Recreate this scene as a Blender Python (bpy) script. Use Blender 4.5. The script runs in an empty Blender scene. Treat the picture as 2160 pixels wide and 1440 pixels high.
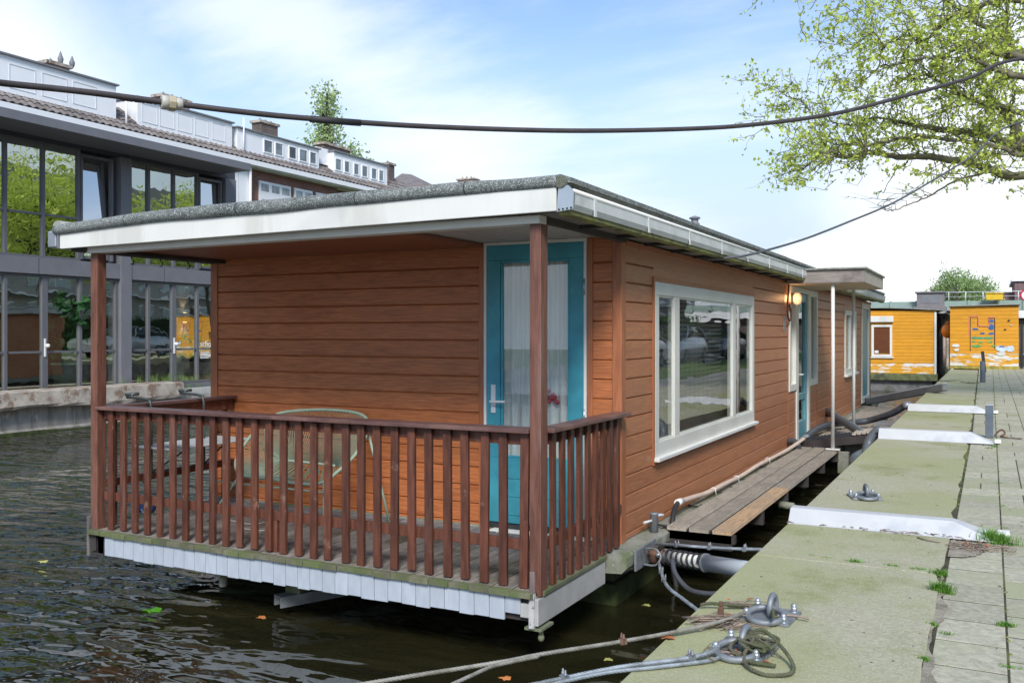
import bpy, bmesh, math, random
from mathutils import Vector, Matrix
R = math.radians
S = bpy.context.scene
col = S.collection
# ------------------------------------------------------------ camera
F_PX, TH = 1954.0, math.atan2(1010.0, 1954.0)
CZ = 2.0
cam = bpy.data.cameras.new('camera'); camo = bpy.data.objects.new('camera', cam); col.objects.link(camo)
camo.location = (0, 0, CZ); camo.rotation_euler = (R(90), 0, TH)
cam.sensor_width = 36; cam.lens = 36*F_PX/2160; cam.shift_y = -18/2160
cam.clip_start = .05; cam.clip_end = 3000
S.camera = camo
# ------------------------------------------------------------ exposure
S.view_settings.view_transform = 'Standard'; S.view_settings.look = 'None'
S.view_settings.exposure = 1.58; S.view_settings.gamma = 1
S.cycles.max_bounces = 8; S.cycles.transparent_max_bounces = 24
# ------------------------------------------------------------ sky + sun
SUN_EL, SUN_AZ = R(40), R(152)      # azimuth: clockwise from +Y
W = bpy.data.worlds.new("World"); S.world = W; W.use_nodes = True
nt = W.node_tree; nt.nodes.clear()
def N(t, typ, **k):
    n = t.nodes.new(typ)
    for a, v in k.items(): setattr(n, a, v)
    return n
def math_n(t, op, a, b=None, clamp=False):
    n = N(t, 'ShaderNodeMath', operation=op, use_clamp=clamp)
    for i, v in enumerate((a, b)):
        if v is None: continue
        if isinstance(v, (int, float)): n.inputs[i].default_value = v
        else: t.links.new(v, n.inputs[i])
    return n.outputs[0]
def ramp(t, fac, a, b, c0=(0,0,0,1), c1=(1,1,1,1)):
    n = N(t, 'ShaderNodeMapRange', interpolation_type='SMOOTHSTEP')
    t.links.new(fac, n.inputs[0]); n.inputs[1].default_value = a; n.inputs[2].default_value = b
    return n.outputs[0]
def mixc(t, f, a, b, bt='MIX'):
    n = N(t, 'ShaderNodeMix', data_type='RGBA', blend_type=bt)
    for i, v in ((0, f), (6, a), (7, b)):
        if isinstance(v, (int, float)): n.inputs[i].default_value = v
        elif isinstance(v, (tuple, list)): n.inputs[i].default_value = (*v, 1) if len(v) == 3 else v
        else: t.links.new(v, n.inputs[i])
    return n.outputs[2]
sky = N(nt, 'ShaderNodeTexSky', sky_type='NISHITA', sun_disc=False, sun_elevation=SUN_EL, sun_rotation=SUN_AZ,
        altitude=0, air_density=1.0, dust_density=0.1, ozone_density=2.5)
tc = N(nt, 'ShaderNodeTexCoord')
sep = N(nt, 'ShaderNodeSeparateXYZ'); nt.links.new(tc.outputs['Generated'], sep.inputs[0])
zz = math_n(nt, 'ADD', math_n(nt, 'MAXIMUM', sep.outputs[2], 0.0), .22)
comb = N(nt, 'ShaderNodeCombineXYZ')
nt.links.new(math_n(nt, 'DIVIDE', sep.outputs[0], zz), comb.inputs[0])
nt.links.new(math_n(nt, 'DIVIDE', sep.outputs[1], zz), comb.inputs[1])
mp = N(nt, 'ShaderNodeMapping'); nt.links.new(comb.outputs[0], mp.inputs[0])
mp.inputs['Location'].default_value = (3.1, .4, 0); mp.inputs['Rotation'].default_value = (0, 0, R(35)); mp.inputs['Scale'].default_value = (.55, 1.25, 1)
def noise(t, vec, sc, det=6, rough=.55, dist=0.):
    n = N(t, 'ShaderNodeTexNoise'); n.inputs['Scale'].default_value = sc; n.inputs['Detail'].default_value = det
    n.inputs['Roughness'].default_value = rough; n.inputs['Distortion'].default_value = dist
    if vec is not None: t.links.new(vec, n.inputs['Vector'])
    return n.outputs[0]
def pdir(px, py):
    a = (px-1080)/F_PX; b = (702-py)/F_PX; s, c = math.sin(TH), math.cos(TH)
    return Vector((-s+a*c, c+a*s, b)).normalized()
cl = noise(nt, mp.outputs[0], .95, 10, .58, .35)
def band(pa, pb, w0, w1, nsc, amp):
    nn = pdir(*pa).cross(pdir(*pb)).normalized()
    d = N(nt, 'ShaderNodeVectorMath', operation='DOT_PRODUCT'); nt.links.new(tc.outputs['Generated'], d.inputs[0]); d.inputs[1].default_value = nn
    n = noise(nt, mp.outputs[0], nsc, 8, .6)
    dd = math_n(nt, 'ADD', math_n(nt, 'ABSOLUTE', d.outputs['Value']), math_n(nt, 'MULTIPLY', math_n(nt, 'SUBTRACT', n, .5), amp))
    return ramp(nt, dd, w1, w0)
wisp = ramp(nt, cl, .47, .72)
hor = ramp(nt, sep.outputs[2], .36, .06)           # whiter towards the horizon
def blob(dirv, r0, r1, nsc, amp):
    d = N(nt, 'ShaderNodeVectorMath', operation='DISTANCE'); nt.links.new(tc.outputs['Generated'], d.inputs[0]); d.inputs[1].default_value = dirv
    n = noise(nt, tc.outputs['Generated'], nsc, 7, .55)
    dd = math_n(nt, 'ADD', d.outputs['Value'], math_n(nt, 'MULTIPLY', math_n(nt, 'SUBTRACT', n, .5), amp))
    return ramp(nt, dd, r1, r0)
b1 = blob(pdir(1990, 640), .11, .125, 9, .10)
b2 = blob(pdir(1730, 620), .055, .075, 9, .09)
b3 = blob(pdir(-40, 190), .02, .22, 5, .22)
b4 = blob(pdir(2230, 330), .10, .26, 6, .18)
b5 = band((470,-60), (960,330), -.02, .15, 2.6, .30)
b6 = band((1500,330), (2160,260), -.03, .12, 2.2, .25)
m = math_n(nt, 'MULTIPLY', wisp, .6)
m = math_n(nt, 'MAXIMUM', m, math_n(nt, 'MULTIPLY', b5, .66))
for b in (b1, b2): m = math_n(nt, 'MAXIMUM', m, b)
for b in (b3, b4): m = math_n(nt, 'MAXIMUM', m, math_n(nt, 'MULTIPLY', b, .85))
bgA = N(nt, 'ShaderNodeBackground'); nt.links.new(sky.outputs[0], bgA.inputs[0]); bgA.inputs[1].default_value = .068
bgB = N(nt, 'ShaderNodeBackground'); bgB.inputs[0].default_value = (.93, .965, 1.0, 1); bgB.inputs[1].default_value = .42
ms = N(nt, 'ShaderNodeMixShader'); bgC = N(nt, 'ShaderNodeBackground'); bgC.inputs[0].default_value = (.70, .825, 1.0, 1); bgC.inputs[1].default_value = .335; mh = N(nt, 'ShaderNodeMixShader'); nt.links.new(math_n(nt, 'MULTIPLY', hor, .96), mh.inputs[0]); nt.links.new(bgA.outputs[0], mh.inputs[1]); nt.links.new(bgC.outputs[0], mh.inputs[2])
nt.links.new(m, ms.inputs[0]); nt.links.new(mh.outputs[0], ms.inputs[1]); nt.links.new(bgB.outputs[0], ms.inputs[2])
wo = N(nt, 'ShaderNodeOutputWorld'); nt.links.new(ms.outputs[0], wo.inputs[0])
sl = bpy.data.lights.new('sun', 'SUN'); sl.energy = 1.25; sl.angle = R(16); sl.color = (1, .96, .9)
so = bpy.data.objects.new('sun', sl); col.objects.link(so)
sd = Vector((math.sin(SUN_AZ)*math.cos(SUN_EL), math.cos(SUN_AZ)*math.cos(SUN_EL), math.sin(SUN_EL)))
so.rotation_euler = sd.to_track_quat('Z', 'Y').to_euler()
# ------------------------------------------------------------ picture measurement -> world point
_s, _c = math.sin(TH), math.cos(TH)
def _d(px, py):
    a = (px-1080)/F_PX; b = (702-py)/F_PX
    return (-_s+a*_c, _c+a*_s, b)
def PX(px, py, x):
    d = _d(px, py); t = x/d[0]; return Vector((x, t*d[1], CZ+t*d[2]))
def PY(px, py, y):
    d = _d(px, py); t = y/d[1]; return Vector((t*d[0], y, CZ+t*d[2]))
def PZ(px, py, z):
    d = _d(px, py); t = (z-CZ)/d[2]; return Vector((t*d[0], t*d[1], z))
def PT(px, py, t):
    d = _d(px, py); return Vector((t*d[0], t*d[1], CZ+t*d[2]))
# ------------------------------------------------------------ materials
MATS = {}
def mat(name, base, rough=.6, var=.12, scale=4., stretch=(1,1,1), bump=.15, bscale=None, metal=0., rand=.0, c2=None, c2s=1.5, c2r=(.5,.65), c2st=(1,1,1),
        speck=None, speckr=(.62,.7), specks=120., island=0., spec=.5, coat=0., det=8, bst=None, c3=None, c3s=6., c3r=(.6,.7), trans=0.):
    m = bpy.data.materials.new(name); m.use_nodes = True; t = m.node_tree; t.nodes.clear()
    out = N(t, 'ShaderNodeOutputMaterial'); p = N(t, 'ShaderNodeBsdfPrincipled'); t.links.new(p.outputs[0], out.inputs[0])
    tcn = N(t, 'ShaderNodeTexCoord')
    def mapped(st):
        mm = N(t, 'ShaderNodeMapping'); t.links.new(tcn.outputs['Object'], mm.inputs[0]); mm.inputs['Scale'].default_value = st
        if rand or island:
            if rand:
                oi = N(t, 'ShaderNodeObjectInfo'); r_ = oi.outputs['Random']
            else:
                gi = N(t, 'ShaderNodeNewGeometry'); r_ = gi.outputs['Random Per Island']
            v = math_n(t, 'MULTIPLY', r_, 37.0); cb = N(t, 'ShaderNodeCombineXYZ')
            for i in range(3): t.links.new(v, cb.inputs[i])
            t.links.new(cb.outputs[0], mm.inputs['Location'])
        return mm.outputs[0]
    v = mapped(stretch)
    n1 = noise(t, v, scale, det, .6)
    lo = tuple(max(0, b*(1-var)) for b in base); hi = tuple(min(1, b*(1+var)) for b in base)
    c = mixc(t, ramp(t, n1, .3, .7), lo, hi)
    if c2: c = mixc(t, ramp(t, noise(t, mapped(c2st), c2s, 7, .62), *c2r), c, c2)
    if c3: c = mixc(t, ramp(t, noise(t, mapped((1,1,1)), c3s, 8, .7), *c3r), c, c3)
    if speck: c = mixc(t, ramp(t, noise(t, tcn.outputs['Object'], specks, 2, .6), *speckr), c, speck)
    if rand or island:
        if rand: oi = N(t, 'ShaderNodeObjectInfo'); r_ = oi.outputs['Random']; amt = rand
        else: gi = N(t, 'ShaderNodeNewGeometry'); r_ = gi.outputs['Random Per Island']; amt = island
        hs = N(t, 'ShaderNodeHueSaturation'); t.links.new(c, hs.inputs['Color'])
        t.links.new(math_n(t, 'ADD', math_n(t, 'MULTIPLY', r_, 2*amt), 1-amt), hs.inputs['Value'])
        c = hs.outputs[0]
    t.links.new(c, p.inputs['Base Color'])
    p.inputs['Metallic'].default_value = metal
    rr = math_n(t, 'ADD', math_n(t, 'MULTIPLY', n1, .25), rough-.12, clamp=True); t.links.new(rr, p.inputs['Roughness'])
    p.inputs['Specular IOR Level'].default_value = spec
    if coat: p.inputs['Coat Weight'].default_value = coat; p.inputs['Coat Roughness'].default_value = .15
    if bump:
        bn = N(t, 'ShaderNodeBump'); bn.inputs['Strength'].default_value = bump; bn.inputs['Distance'].default_value = .01
        t.links.new(noise(t, mapped(bst or stretch), bscale or scale*3, 6, .65), bn.inputs['Height']); t.links.new(bn.outputs[0], p.inputs['Normal'])
    if trans:
        tr = N(t, 'ShaderNodeBsdfTranslucent'); t.links.new(c, tr.inputs[0]); mx = N(t, 'ShaderNodeMixShader'); mx.inputs[0].default_value = trans
        t.links.new(p.outputs[0], mx.inputs[1]); t.links.new(tr.outputs[0], mx.inputs[2]); t.links.new(mx.outputs[0], out.inputs[0])
    m.use_backface_culling = False
    MATS[name] = m; return m
def glass(name, tint, ior, wob=.0, wsc=(1,1,1), tr=(.9,.92,.92)):
    m = bpy.data.materials.new(name); m.use_nodes = True; t = m.node_tree; t.nodes.clear()
    out = N(t, 'ShaderNodeOutputMaterial'); g = N(t, 'ShaderNodeBsdfGlossy'); g.inputs['Roughness'].default_value = .0; g.inputs[0].default_value = (*tint, 1)
    tr_ = N(t, 'ShaderNodeBsdfTransparent'); tr_.inputs[0].default_value = (*tr, 1)
    fr = N(t, 'ShaderNodeFresnel'); fr.inputs[0].default_value = ior; gb = N(t, 'ShaderNodeNewGeometry')
    mx = N(t, 'ShaderNodeMixShader'); t.links.new(math_n(t, 'MULTIPLY', fr.outputs[0], math_n(t, 'SUBTRACT', 1.0, gb.outputs['Backfacing'])), mx.inputs[0]); t.links.new(tr_.outputs[0], mx.inputs[1]); t.links.new(g.outputs[0], mx.inputs[2])
    if wob:
        tcn = N(t, 'ShaderNodeTexCoord'); mm = N(t, 'ShaderNodeMapping'); mm.inputs['Scale'].default_value = wsc; t.links.new(tcn.outputs['Object'], mm.inputs[0])
        bn = N(t, 'ShaderNodeBump'); bn.inputs['Strength'].default_value = wob; bn.inputs['Distance'].default_value = .02
        t.links.new(noise(t, mm.outputs[0], 1.5, 2, .5), bn.inputs['Height']); t.links.new(bn.outputs[0], g.inputs['Normal'])
    t.links.new(mx.outputs[0], out.inputs[0]); return m
def emis(name, c, s):
    m = bpy.data.materials.new(name); m.use_nodes = True; t = m.node_tree; p = t.nodes['Principled BSDF']
    p.inputs['Base Color'].default_value = (*c, 1); p.inputs['Emission Color'].default_value = (*c, 1); p.inputs['Emission Strength'].default_value = s
    return m
WOOD = (.45, .15, .052)
siding_x = mat('siding_front', WOOD, .42, .25, 4, (1.5,22,22), .10, 10, c2=(.29,.078,.028), c2s=2.6, c2r=(.5,.8), c2st=(.9,9,9), island=.07, c3=(.46,.165,.055), c3s=1.2)
siding_y = mat('siding_side', (.43,.175,.080), .40, .20, 4, (22,1.5,22), .10, 10, c2=(.35,.13,.06), c2s=2.2, c2r=(.5,.75), c2st=(9,.9,9), island=.06, spec=.6)
siding_trim = mat('siding_trim', (.38,.135,.058), .42, .2, 3, (10,10,1), .08, 9)
rail_wood = mat('rail_wood', (.118,.041,.024), .5, .35, 4, (9,9,1.1), .25, 14, rand=.20, c2=(.155,.08,.06), c2s=2.5, c2r=(.52,.75), c2st=(5,5,.8), c3=(.36,.22,.16), c3s=7, c3r=(.60,.78))
post_wood = mat('post_wood', (.17,.073,.05), .5, .3, 4, (9,9,1.1), .25, 14, c2=(.25,.16,.135), c2s=1.8, c2r=(.5,.75), c2st=(4,4,.7), c3=(.30,.17,.12), c3s=7, c3r=(.68,.82))
cap_wood = mat('cap_wood', (.13,.065,.057), .4, .25, 4, (1.5,9,9), .15, 14, c2=(.2,.11,.09), c2s=2, spec=.6)
deck_wood = mat('deck_wood', (.30,.27,.24), .75, .25, 5, (9,1,9), .3, 14, island=.16, c2=(.13,.12,.08), c2s=1.2, c3=(.13,.15,.06), c3s=3, c3r=(.58,.75))
deck_mossy = mat('deck_mossy', (.15,.145,.095), .85, .3, 9, bump=.5, bscale=30, c2=(.11,.14,.05), c2s=5, c2r=(.4,.65), island=.15)
plank_wood = mat('plank_wood', (.40,.345,.28), .7, .2, 5, (9,1,9), .3, 14, rand=.12, c2=(.33,.29,.24), c2s=1.5)
plank_new = mat('plank_new', (.56,.38,.23), .7, .2, 5, (9,1,9), .3, 14, c2=(.46,.35,.25), c2s=1.5)
dark_beam = mat('dark_beam', (.045,.038,.036), .8, .3, 5, bump=.3)
white_paint = mat('white_paint', (.76,.76,.72), .5, .05, 2, (1,1,.4), .12, 6, c3=(.30,.29,.25), c3s=13, c3r=(.735,.775), c2=(.64,.64,.59), c2s=1.3, c2st=(1.6,1,.35))
beam_paint = mat('beam_paint', (.66,.64,.58), .5, .06, 3, bump=.1, c3=(.25,.24,.2), c3s=11, c3r=(.70,.76))
frame_paint = mat('frame_paint', (.68,.68,.62), .4, .06, 2, bump=.05, c3=(.45,.44,.38), c3s=9, c3r=(.68,.80))
skirt_paint = mat('skirt_paint', (.44,.49,.55), .42, .08, 6, (3,3,1), .06, 20, island=.05, c3=(.30,.32,.34), c3s=8, c3r=(.66,.74))
skirt_side = mat('skirt_side', (.42,.42,.40), .6, .1, 6, bump=.15, c3=(.2,.19,.16), c3s=14, c3r=(.64,.72))
teal = mat('teal_paint', (.05,.30,.385), .45, .2, 3, bump=.04)
teal_pale = mat('teal_door_paint', (.12,.33,.38), .35, .1, 3, bump=.04)
felt = mat('roof_felt', (.165,.18,.17), .95, .3, 18, bump=.9, bscale=90, speck=(.46,.50,.49), specks=120, speckr=(.52,.64), c2=(.10,.115,.11), c2s=2.2)
felt_side = mat('roof_felt_weathered', (.34,.345,.31), .95, .2, 14, bump=.8, bscale=80, speck=(.36,.37,.33), specks=150, speckr=(.56,.66), c2=(.13,.14,.10), c2s=2)
zinc = mat('zinc', (.52,.56,.60), .38, .12, 5, bump=.04, metal=.7, c2=(.42,.46,.5), c2s=2.5)
gutter_m = mat('gutter_zinc', (.66,.68,.67), .5, .06, 4, bump=.05, c2=(.54,.56,.54), c2s=3, c3=(.36,.37,.33), c3s=9, c3r=(.68,.78))
moss_wood = mat('moss_wood', (.20,.20,.09), .9, .3, 9, bump=.5, c2=(.30,.30,.10), c2s=4, c2r=(.45,.6), c3=(.08,.07,.05), c3s=6, c3r=(.55,.65))
soffit_d = mat('soffit_dark', (.22,.20,.19), .8, .25, 4, (1,3,1), .2, c3=(.05,.045,.04), c3s=5, c3r=(.55,.7))
ceil_grey = mat('ceiling_boards', (.46,.42,.40), .6, .1, 4, (8,1,1), .1)
ceil_brown = mat('ceiling_brown', (.27,.095,.05), .5, .15, 4, (1,8,1), .08)
concrete = mat('hull_concrete', (.25,.25,.21), .92, .25, 8, bump=.7, bscale=25, c2=(.15,.18,.09), c2s=3.2, c2r=(.42,.62), speck=(.42,.42,.38), specks=70, speckr=(.64,.72))
hull_m = mat('hull_dark', (.10,.10,.097), .7, .4, 5, bump=.5, bscale=16, c2=(.035,.055,.018), c2s=2, c2r=(.45,.6), c3=(.30,.30,.29), c3s=7, c3r=(.68,.76))
algae = mat('hull_algae', (.035,.05,.012), .8, .4, 8, bump=.7, bscale=30, c2=(.06,.085,.02), c2s=5)
slab_m = mat('slab_concrete', (.43,.41,.295), .95, .15, 60, bump=.5, bscale=60, c2=(.37,.375,.20), c2s=.7, c2r=(.36,.62), c3=(.27,.285,.12), c3s=1.9, c3r=(.50,.72),
             speck=(.52,.51,.41), specks=120, speckr=(.56,.68), spec=.15)
slab_edge = mat('slab_edge', (.17,.175,.12), .95, .3, 10, bump=.8, bscale=40, c2=(.12,.14,.05), c2s=5)
paver_m = mat('paver', (.43,.41,.315), .95, .2, 30, bump=.35, bscale=55, island=.10, c2=(.37,.38,.24), c2s=.55, c2r=(.45,.7), speck=(.52,.50,.44), specks=110, speckr=(.62,.7), c3=(.21,.205,.15), c3s=2.2, c3r=(.62,.82), spec=.15)
paver_red = mat('paver_weathered', (.32,.30,.26), .95, .15, 6, bump=.35, bscale=50, island=.14)
joint_m = mat('joint_soil_shade', (.055,.05,.03), 1, .4, 9, bump=.8, bscale=40, c2=(.12,.14,.04), c2s=2.5, c2r=(.5,.62))  # soil, its tone darkened to include the shade inside the joints
grass_ground = mat('grass_ground', (.09,.15,.035), 1, .35, 3, bump=.8, bscale=30, c2=(.14,.15,.06), c2s=.8)
quaywall_m = mat('quay_wall', (.20,.195,.17), .95, .3, 4, bump=.8, bscale=14, c2=(.12,.11,.08), c2s=2.5, c2r=(.5,.65))
cap_old = mat('old_coping', (.42,.37,.31), .95, .22, 5, bump=.9, bscale=14, c2=(.24,.17,.12), c2s=3.2, c2r=(.50,.60), c3=(.09,.075,.055), c3s=4, c3r=(.60,.66), speck=(.5,.48,.44), specks=30, speckr=(.62,.68))
wall_old = mat('old_quay_wall', (.33,.31,.28), .95, .25, 4, (1,1,.5), .8, 12, c2=(.20,.19,.16), c2s=2.2, c2st=(1,3,.4), c2r=(.45,.65), c3=(.45,.44,.42), c3s=4, c3r=(.6,.7))
anth = mat('anthracite_panel', (.185,.187,.205), .5, .06, 3, bump=.03)
anth_d = mat('anthracite_dark', (.035,.036,.045), .5, .1, 3, bump=.03)
alu_frame = mat('aluminium_grey', (.14,.142,.155), .45, .05, 3, bump=.02)
room_d = mat('room_dark', (.24,.215,.17), .9, .3, 1.2, bump=0, c2=(.10,.08,.05), c2s=.7)
room_l = mat('room_light', (.34,.34,.31), .9, .1, 2, bump=0)
room_f = mat('room_floor', (.10,.085,.055), .8, .2, 2, bump=0)
brick_m = None
def brickmat(name, c1, c2, mortar, sc=1., rough=.9, rot=None):
    m = bpy.data.materials.new(name); m.use_nodes = True; t = m.node_tree; p = t.nodes['Principled BSDF']
    tcn = N(t, 'ShaderNodeTexCoord'); sp = N(t, 'ShaderNodeSeparateXYZ'); t.links.new(tcn.outputs['Object'], sp.inputs[0])
    cb = N(t, 'ShaderNodeCombineXYZ'); t.links.new(math_n(t, 'ADD', sp.outputs[0], sp.outputs[1]), cb.inputs[0]); t.links.new(sp.outputs[2], cb.inputs[1])
    b = N(t, 'ShaderNodeTexBrick'); t.links.new(cb.outputs[0], b.inputs['Vector'])
    b.inputs['Color1'].default_value = (*c1, 1); b.inputs['Color2'].default_value = (*c2, 1); b.inputs['Mortar'].default_value = (*mortar, 1)
    b.inputs['Scale'].default_value = sc; b.inputs['Brick Width'].default_value = .22; b.inputs['Row Height'].default_value = .065; b.inputs['Mortar Size'].default_value = .009
    c = mixc(t, ramp(t, noise(t, tcn.outputs['Object'], 2.5, 6, .6), .3, .8), b.outputs[0], (.6,.6,.6), 'MULTIPLY')
    t.links.new(b.outputs[0] if False else c, p.inputs['Base Color']); p.inputs['Roughness'].default_value = rough
    bn = N(t, 'ShaderNodeBump'); bn.inputs['Strength'].default_value = .4; bn.inputs['Distance'].default_value = .01; t.links.new(b.outputs['Fac'], bn.inputs['Height']); bn.invert = True
    t.links.new(bn.outputs[0], p.inputs['Normal']); return m
brick_red = brickmat('red_brick', (.30,.10,.065), (.22,.075,.055), (.35,.30,.27))
brick_dk = brickmat('brown_brick', (.16,.10,.085), (.11,.075,.065), (.25,.23,.21))
brick_far = brickmat('far_brick', (.25,.13,.13), (.2,.11,.11), (.3,.25,.24))
tile_m = mat('roof_tiles', (.20,.175,.165), .85, .2, 8, bump=.2, island=.22, c2=(.14,.125,.12), c2s=2, c3=(.35,.15,.09), c3s=1.4, c3r=(.72,.8))
white_far = mat('white_cladding', (.88,.89,.90), .5, .02, 2, bump=0)
white_line = mat('cladding_joint', (.66,.68,.71), .6, .02, 2, bump=0)
lead = mat('lead', (.20,.21,.23), .6, .1, 2, bump=0)
yellow = mat('yellow_boards', (.74,.33,.016), .55, .08, 5, (1,1,6), .1, 20, island=.05, c3=(.72,.70,.64), c3s=2.2, c3r=(.74,.78), c2=(.66,.30,.015), c2s=2)
yellow_worn = mat('yellow_boards_worn', (.74,.36,.018), .6, .1, 5, (1,1,6), .1, 20, island=.05, c2=(.74,.72,.67), c2s=2.6, c2st=(.8,1,3.5), c2r=(.49,.54), c3=(.45,.40,.22), c3s=6, c3r=(.68,.76))
pink = mat('pink_paint', (.75,.22,.12), .6, .1, 9, bump=0, c2=(.7,.3,.05), c2s=9)
blue_p = mat('blue_paint', (.04,.13,.33), .6, .2, 9, bump=0)
green_p = mat('green_paint', (.10,.42,.12), .6, .2, 9, bump=0, c3=(.74,.36,.018), c3s=9, c3r=(.55,.62))
teal_p = mat('seagreen_paint', (.02,.38,.22), .6, .2, 9, bump=0)
paleblue = mat('pale_blue_paint', (.55,.66,.78), .6, .2, 9, bump=0)
black_p = mat('black_line', (.03,.03,.03), .6, .2, 9, bump=0)
dark_planks = mat('tarred_planks', (.13,.105,.085), .8, .4, 5, (1,1,6), .4, 16, island=.3, c2=(.3,.2,.15), c2s=2)
blinds = mat('brown_blind', (.42,.14,.06), .6, .2, 3, (1,1,8), .2)
galv = mat('galvanised', (.27,.29,.31), .55, .2, 14, bump=.12, metal=.4, c2=(.19,.21,.22), c2s=7)
alu_white = mat('brushed_aluminium', (.58,.59,.595), .6, .07, 3, bump=.08, metal=.1, c2=(.48,.50,.53), c2s=2.2, c3=(.33,.31,.27), c3s=11, c3r=(.66,.74))
alu_edge = mat('aluminium_lip', (.85,.85,.82), .4, .03, 3, bump=.02)
rust = mat('rusty_steel', (.16,.085,.055), .8, .4, 12, bump=.5, c2=(.28,.27,.26), c2s=8)
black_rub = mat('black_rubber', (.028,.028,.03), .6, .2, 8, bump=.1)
cable_m = mat('cable_sheath', (.065,.055,.055), .55, .15, 8, bump=.15)
cable_g = mat('cable_grey', (.10,.105,.12), .5, .15, 8, bump=.15)
hose_g = mat('grey_hose', (.115,.135,.15), .42, .12, 8, bump=.05)
hose_d = mat('dark_hose', (.07,.075,.085), .5, .15, 8, bump=.1)
hose_pale = mat('pale_conduit', (.62,.49,.40), .6, .08, 8, bump=.08)
rope_m = mat('wire_rope', (.30,.29,.25), .6, .2, 20, bump=.3, metal=.3, c2=(.17,.16,.12), c2s=6)
rope_b = mat('wire_rope_grey', (.33,.37,.40), .55, .2, 20, bump=.3, metal=.4, c2=(.2,.22,.22), c2s=6)
hemp = mat('mossy_rope', (.12,.12,.075), 1, .3, 20, bump=.8, bscale=60, c2=(.09,.11,.05), c2s=9)
twig_m = mat('twigs', (.27,.21,.165), .9, .35, 9, bump=.3, island=.35)
deadleaf = mat('dead_leaf', (.42,.14,.05), .8, .3, 9, bump=.2, island=.3)
fresh = mat('fresh_leaf', (.10,.36,.02), .5, .15, 9, bump=.2, trans=.3)
paleleaf = mat('pale_floating_leaf', (.42,.42,.13), .7, .2, 9, bump=.2)
orangeleaf = mat('orange_floating_leaf', (.55,.20,.06), .7, .2, 9, bump=.2)
grass_m = mat('grass_blades', (.16,.34,.05), .7, .25, 5, bump=0, island=.3, trans=.35)
leaf_m = mat('leaf_spring', (.60,.70,.13), .6, .2, 3, bump=0, island=.28, trans=.45)
leaf_far = mat('leaf_far', (.36,.48,.20), .7, .2, .5, bump=0, island=.32, trans=.35)
leaf_hedge = mat('leaf_hedge', (.055,.12,.025), .7, .2, .8, bump=0, island=.35, trans=.25)
bark = mat('bark', (.15,.135,.09), .9, .3, 6, bump=.5, bscale=20, c2=(.16,.165,.09), c2s=3)
bark_d = mat('bark_dark', (.065,.055,.045), .9, .3, 6, bump=.4)
cord_m = mat('chair_cord', (.20,.26,.19), .5, .1, 8, bump=.05)
chair_fr = mat('chair_frame', (.30,.38,.29), .4, .06, 8, bump=.02)
table_top = mat('table_top', (.50,.53,.55), .4, .04, 4, bump=.02)
dark_metal = mat('dark_metal', (.085,.10,.095), .4, .15, 8, bump=.03, metal=.5)
strip_brick = mat('grey_paver_strip', (.17,.165,.17), .9, .25, 9, bump=.4, island=.25)
pot_m = mat('pale_green_pot', (.22,.33,.27), .5, .05, 4, bump=.02)
plant_m = mat('house_plant', (.03,.11,.03), .6, .3, 4, bump=0, island=.3, trans=.2)
curtain = mat('net_curtain', (.80,.82,.78), .9, .12, 3, (30,1,1), .3, 3)
handle_m = mat('handle_white', (.75,.75,.75), .3, .02, 4, bump=0)
bridge_g = mat('bridge_green', (.30,.40,.36), .6, .08, 4, bump=.05)
stone_far = mat('far_stone', (.22,.205,.215), .9, .1, 3, bump=.2)
canopy_m = mat('canopy_fascia', (.27,.235,.21), .6, .2, 5, (1,1,6), .15, c2=(.17,.145,.135), c2s=3)
canopy_e = mat('canopy_side', (.44,.40,.35), .6, .1, 5, bump=.1)
canopy_u = mat('canopy_ceiling', (.55,.44,.32), .6, .08, 5, bump=.05)
g_win = glass('window_glass', (1,1,1), 4.5, .10, (1, .5, 3.2))
g_bld = glass('office_glass', (.97,1,.90), 6.0, .16, (1, 1, .8), (.75,.8,.75))
g_door = glass('door_glass', (1,1,1), 2.2, .0)
lampg = emis('lamp_glow', (1., .52, .25), .6)
# water
wm = bpy.data.materials.new('canal_water'); wm.use_nodes = True; t = wm.node_tree; p = t.nodes['Principled BSDF']; p.inputs['Specular Tint'].default_value = (1,.97,.9,1)
p.inputs['Roughness'].default_value = .0; p.inputs['IOR'].default_value = 2.0
tcn = N(t, 'ShaderNodeTexCoord')
def wmap(sc, rot):
    mm = N(t, 'ShaderNodeMapping'); mm.inputs['Scale'].default_value = sc; mm.inputs['Rotation'].default_value = (0, 0, R(rot)); t.links.new(tcn.outputs['Object'], mm.inputs[0]); return mm.outputs[0]
p.inputs['Base Color'].default_value = (.018, .017, .007, 1)
h1 = noise(t, wmap((.75, 1.8, 1), 24), 1.05, 1, .35, .8)
h2 = noise(t, wmap((1.0, 2.2, 1), 30), 2.7, 1, .4, .5)
h3 = noise(t, wmap((1, 1.9, 1), 26), 6.5, 1, .5, .3)
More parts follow.
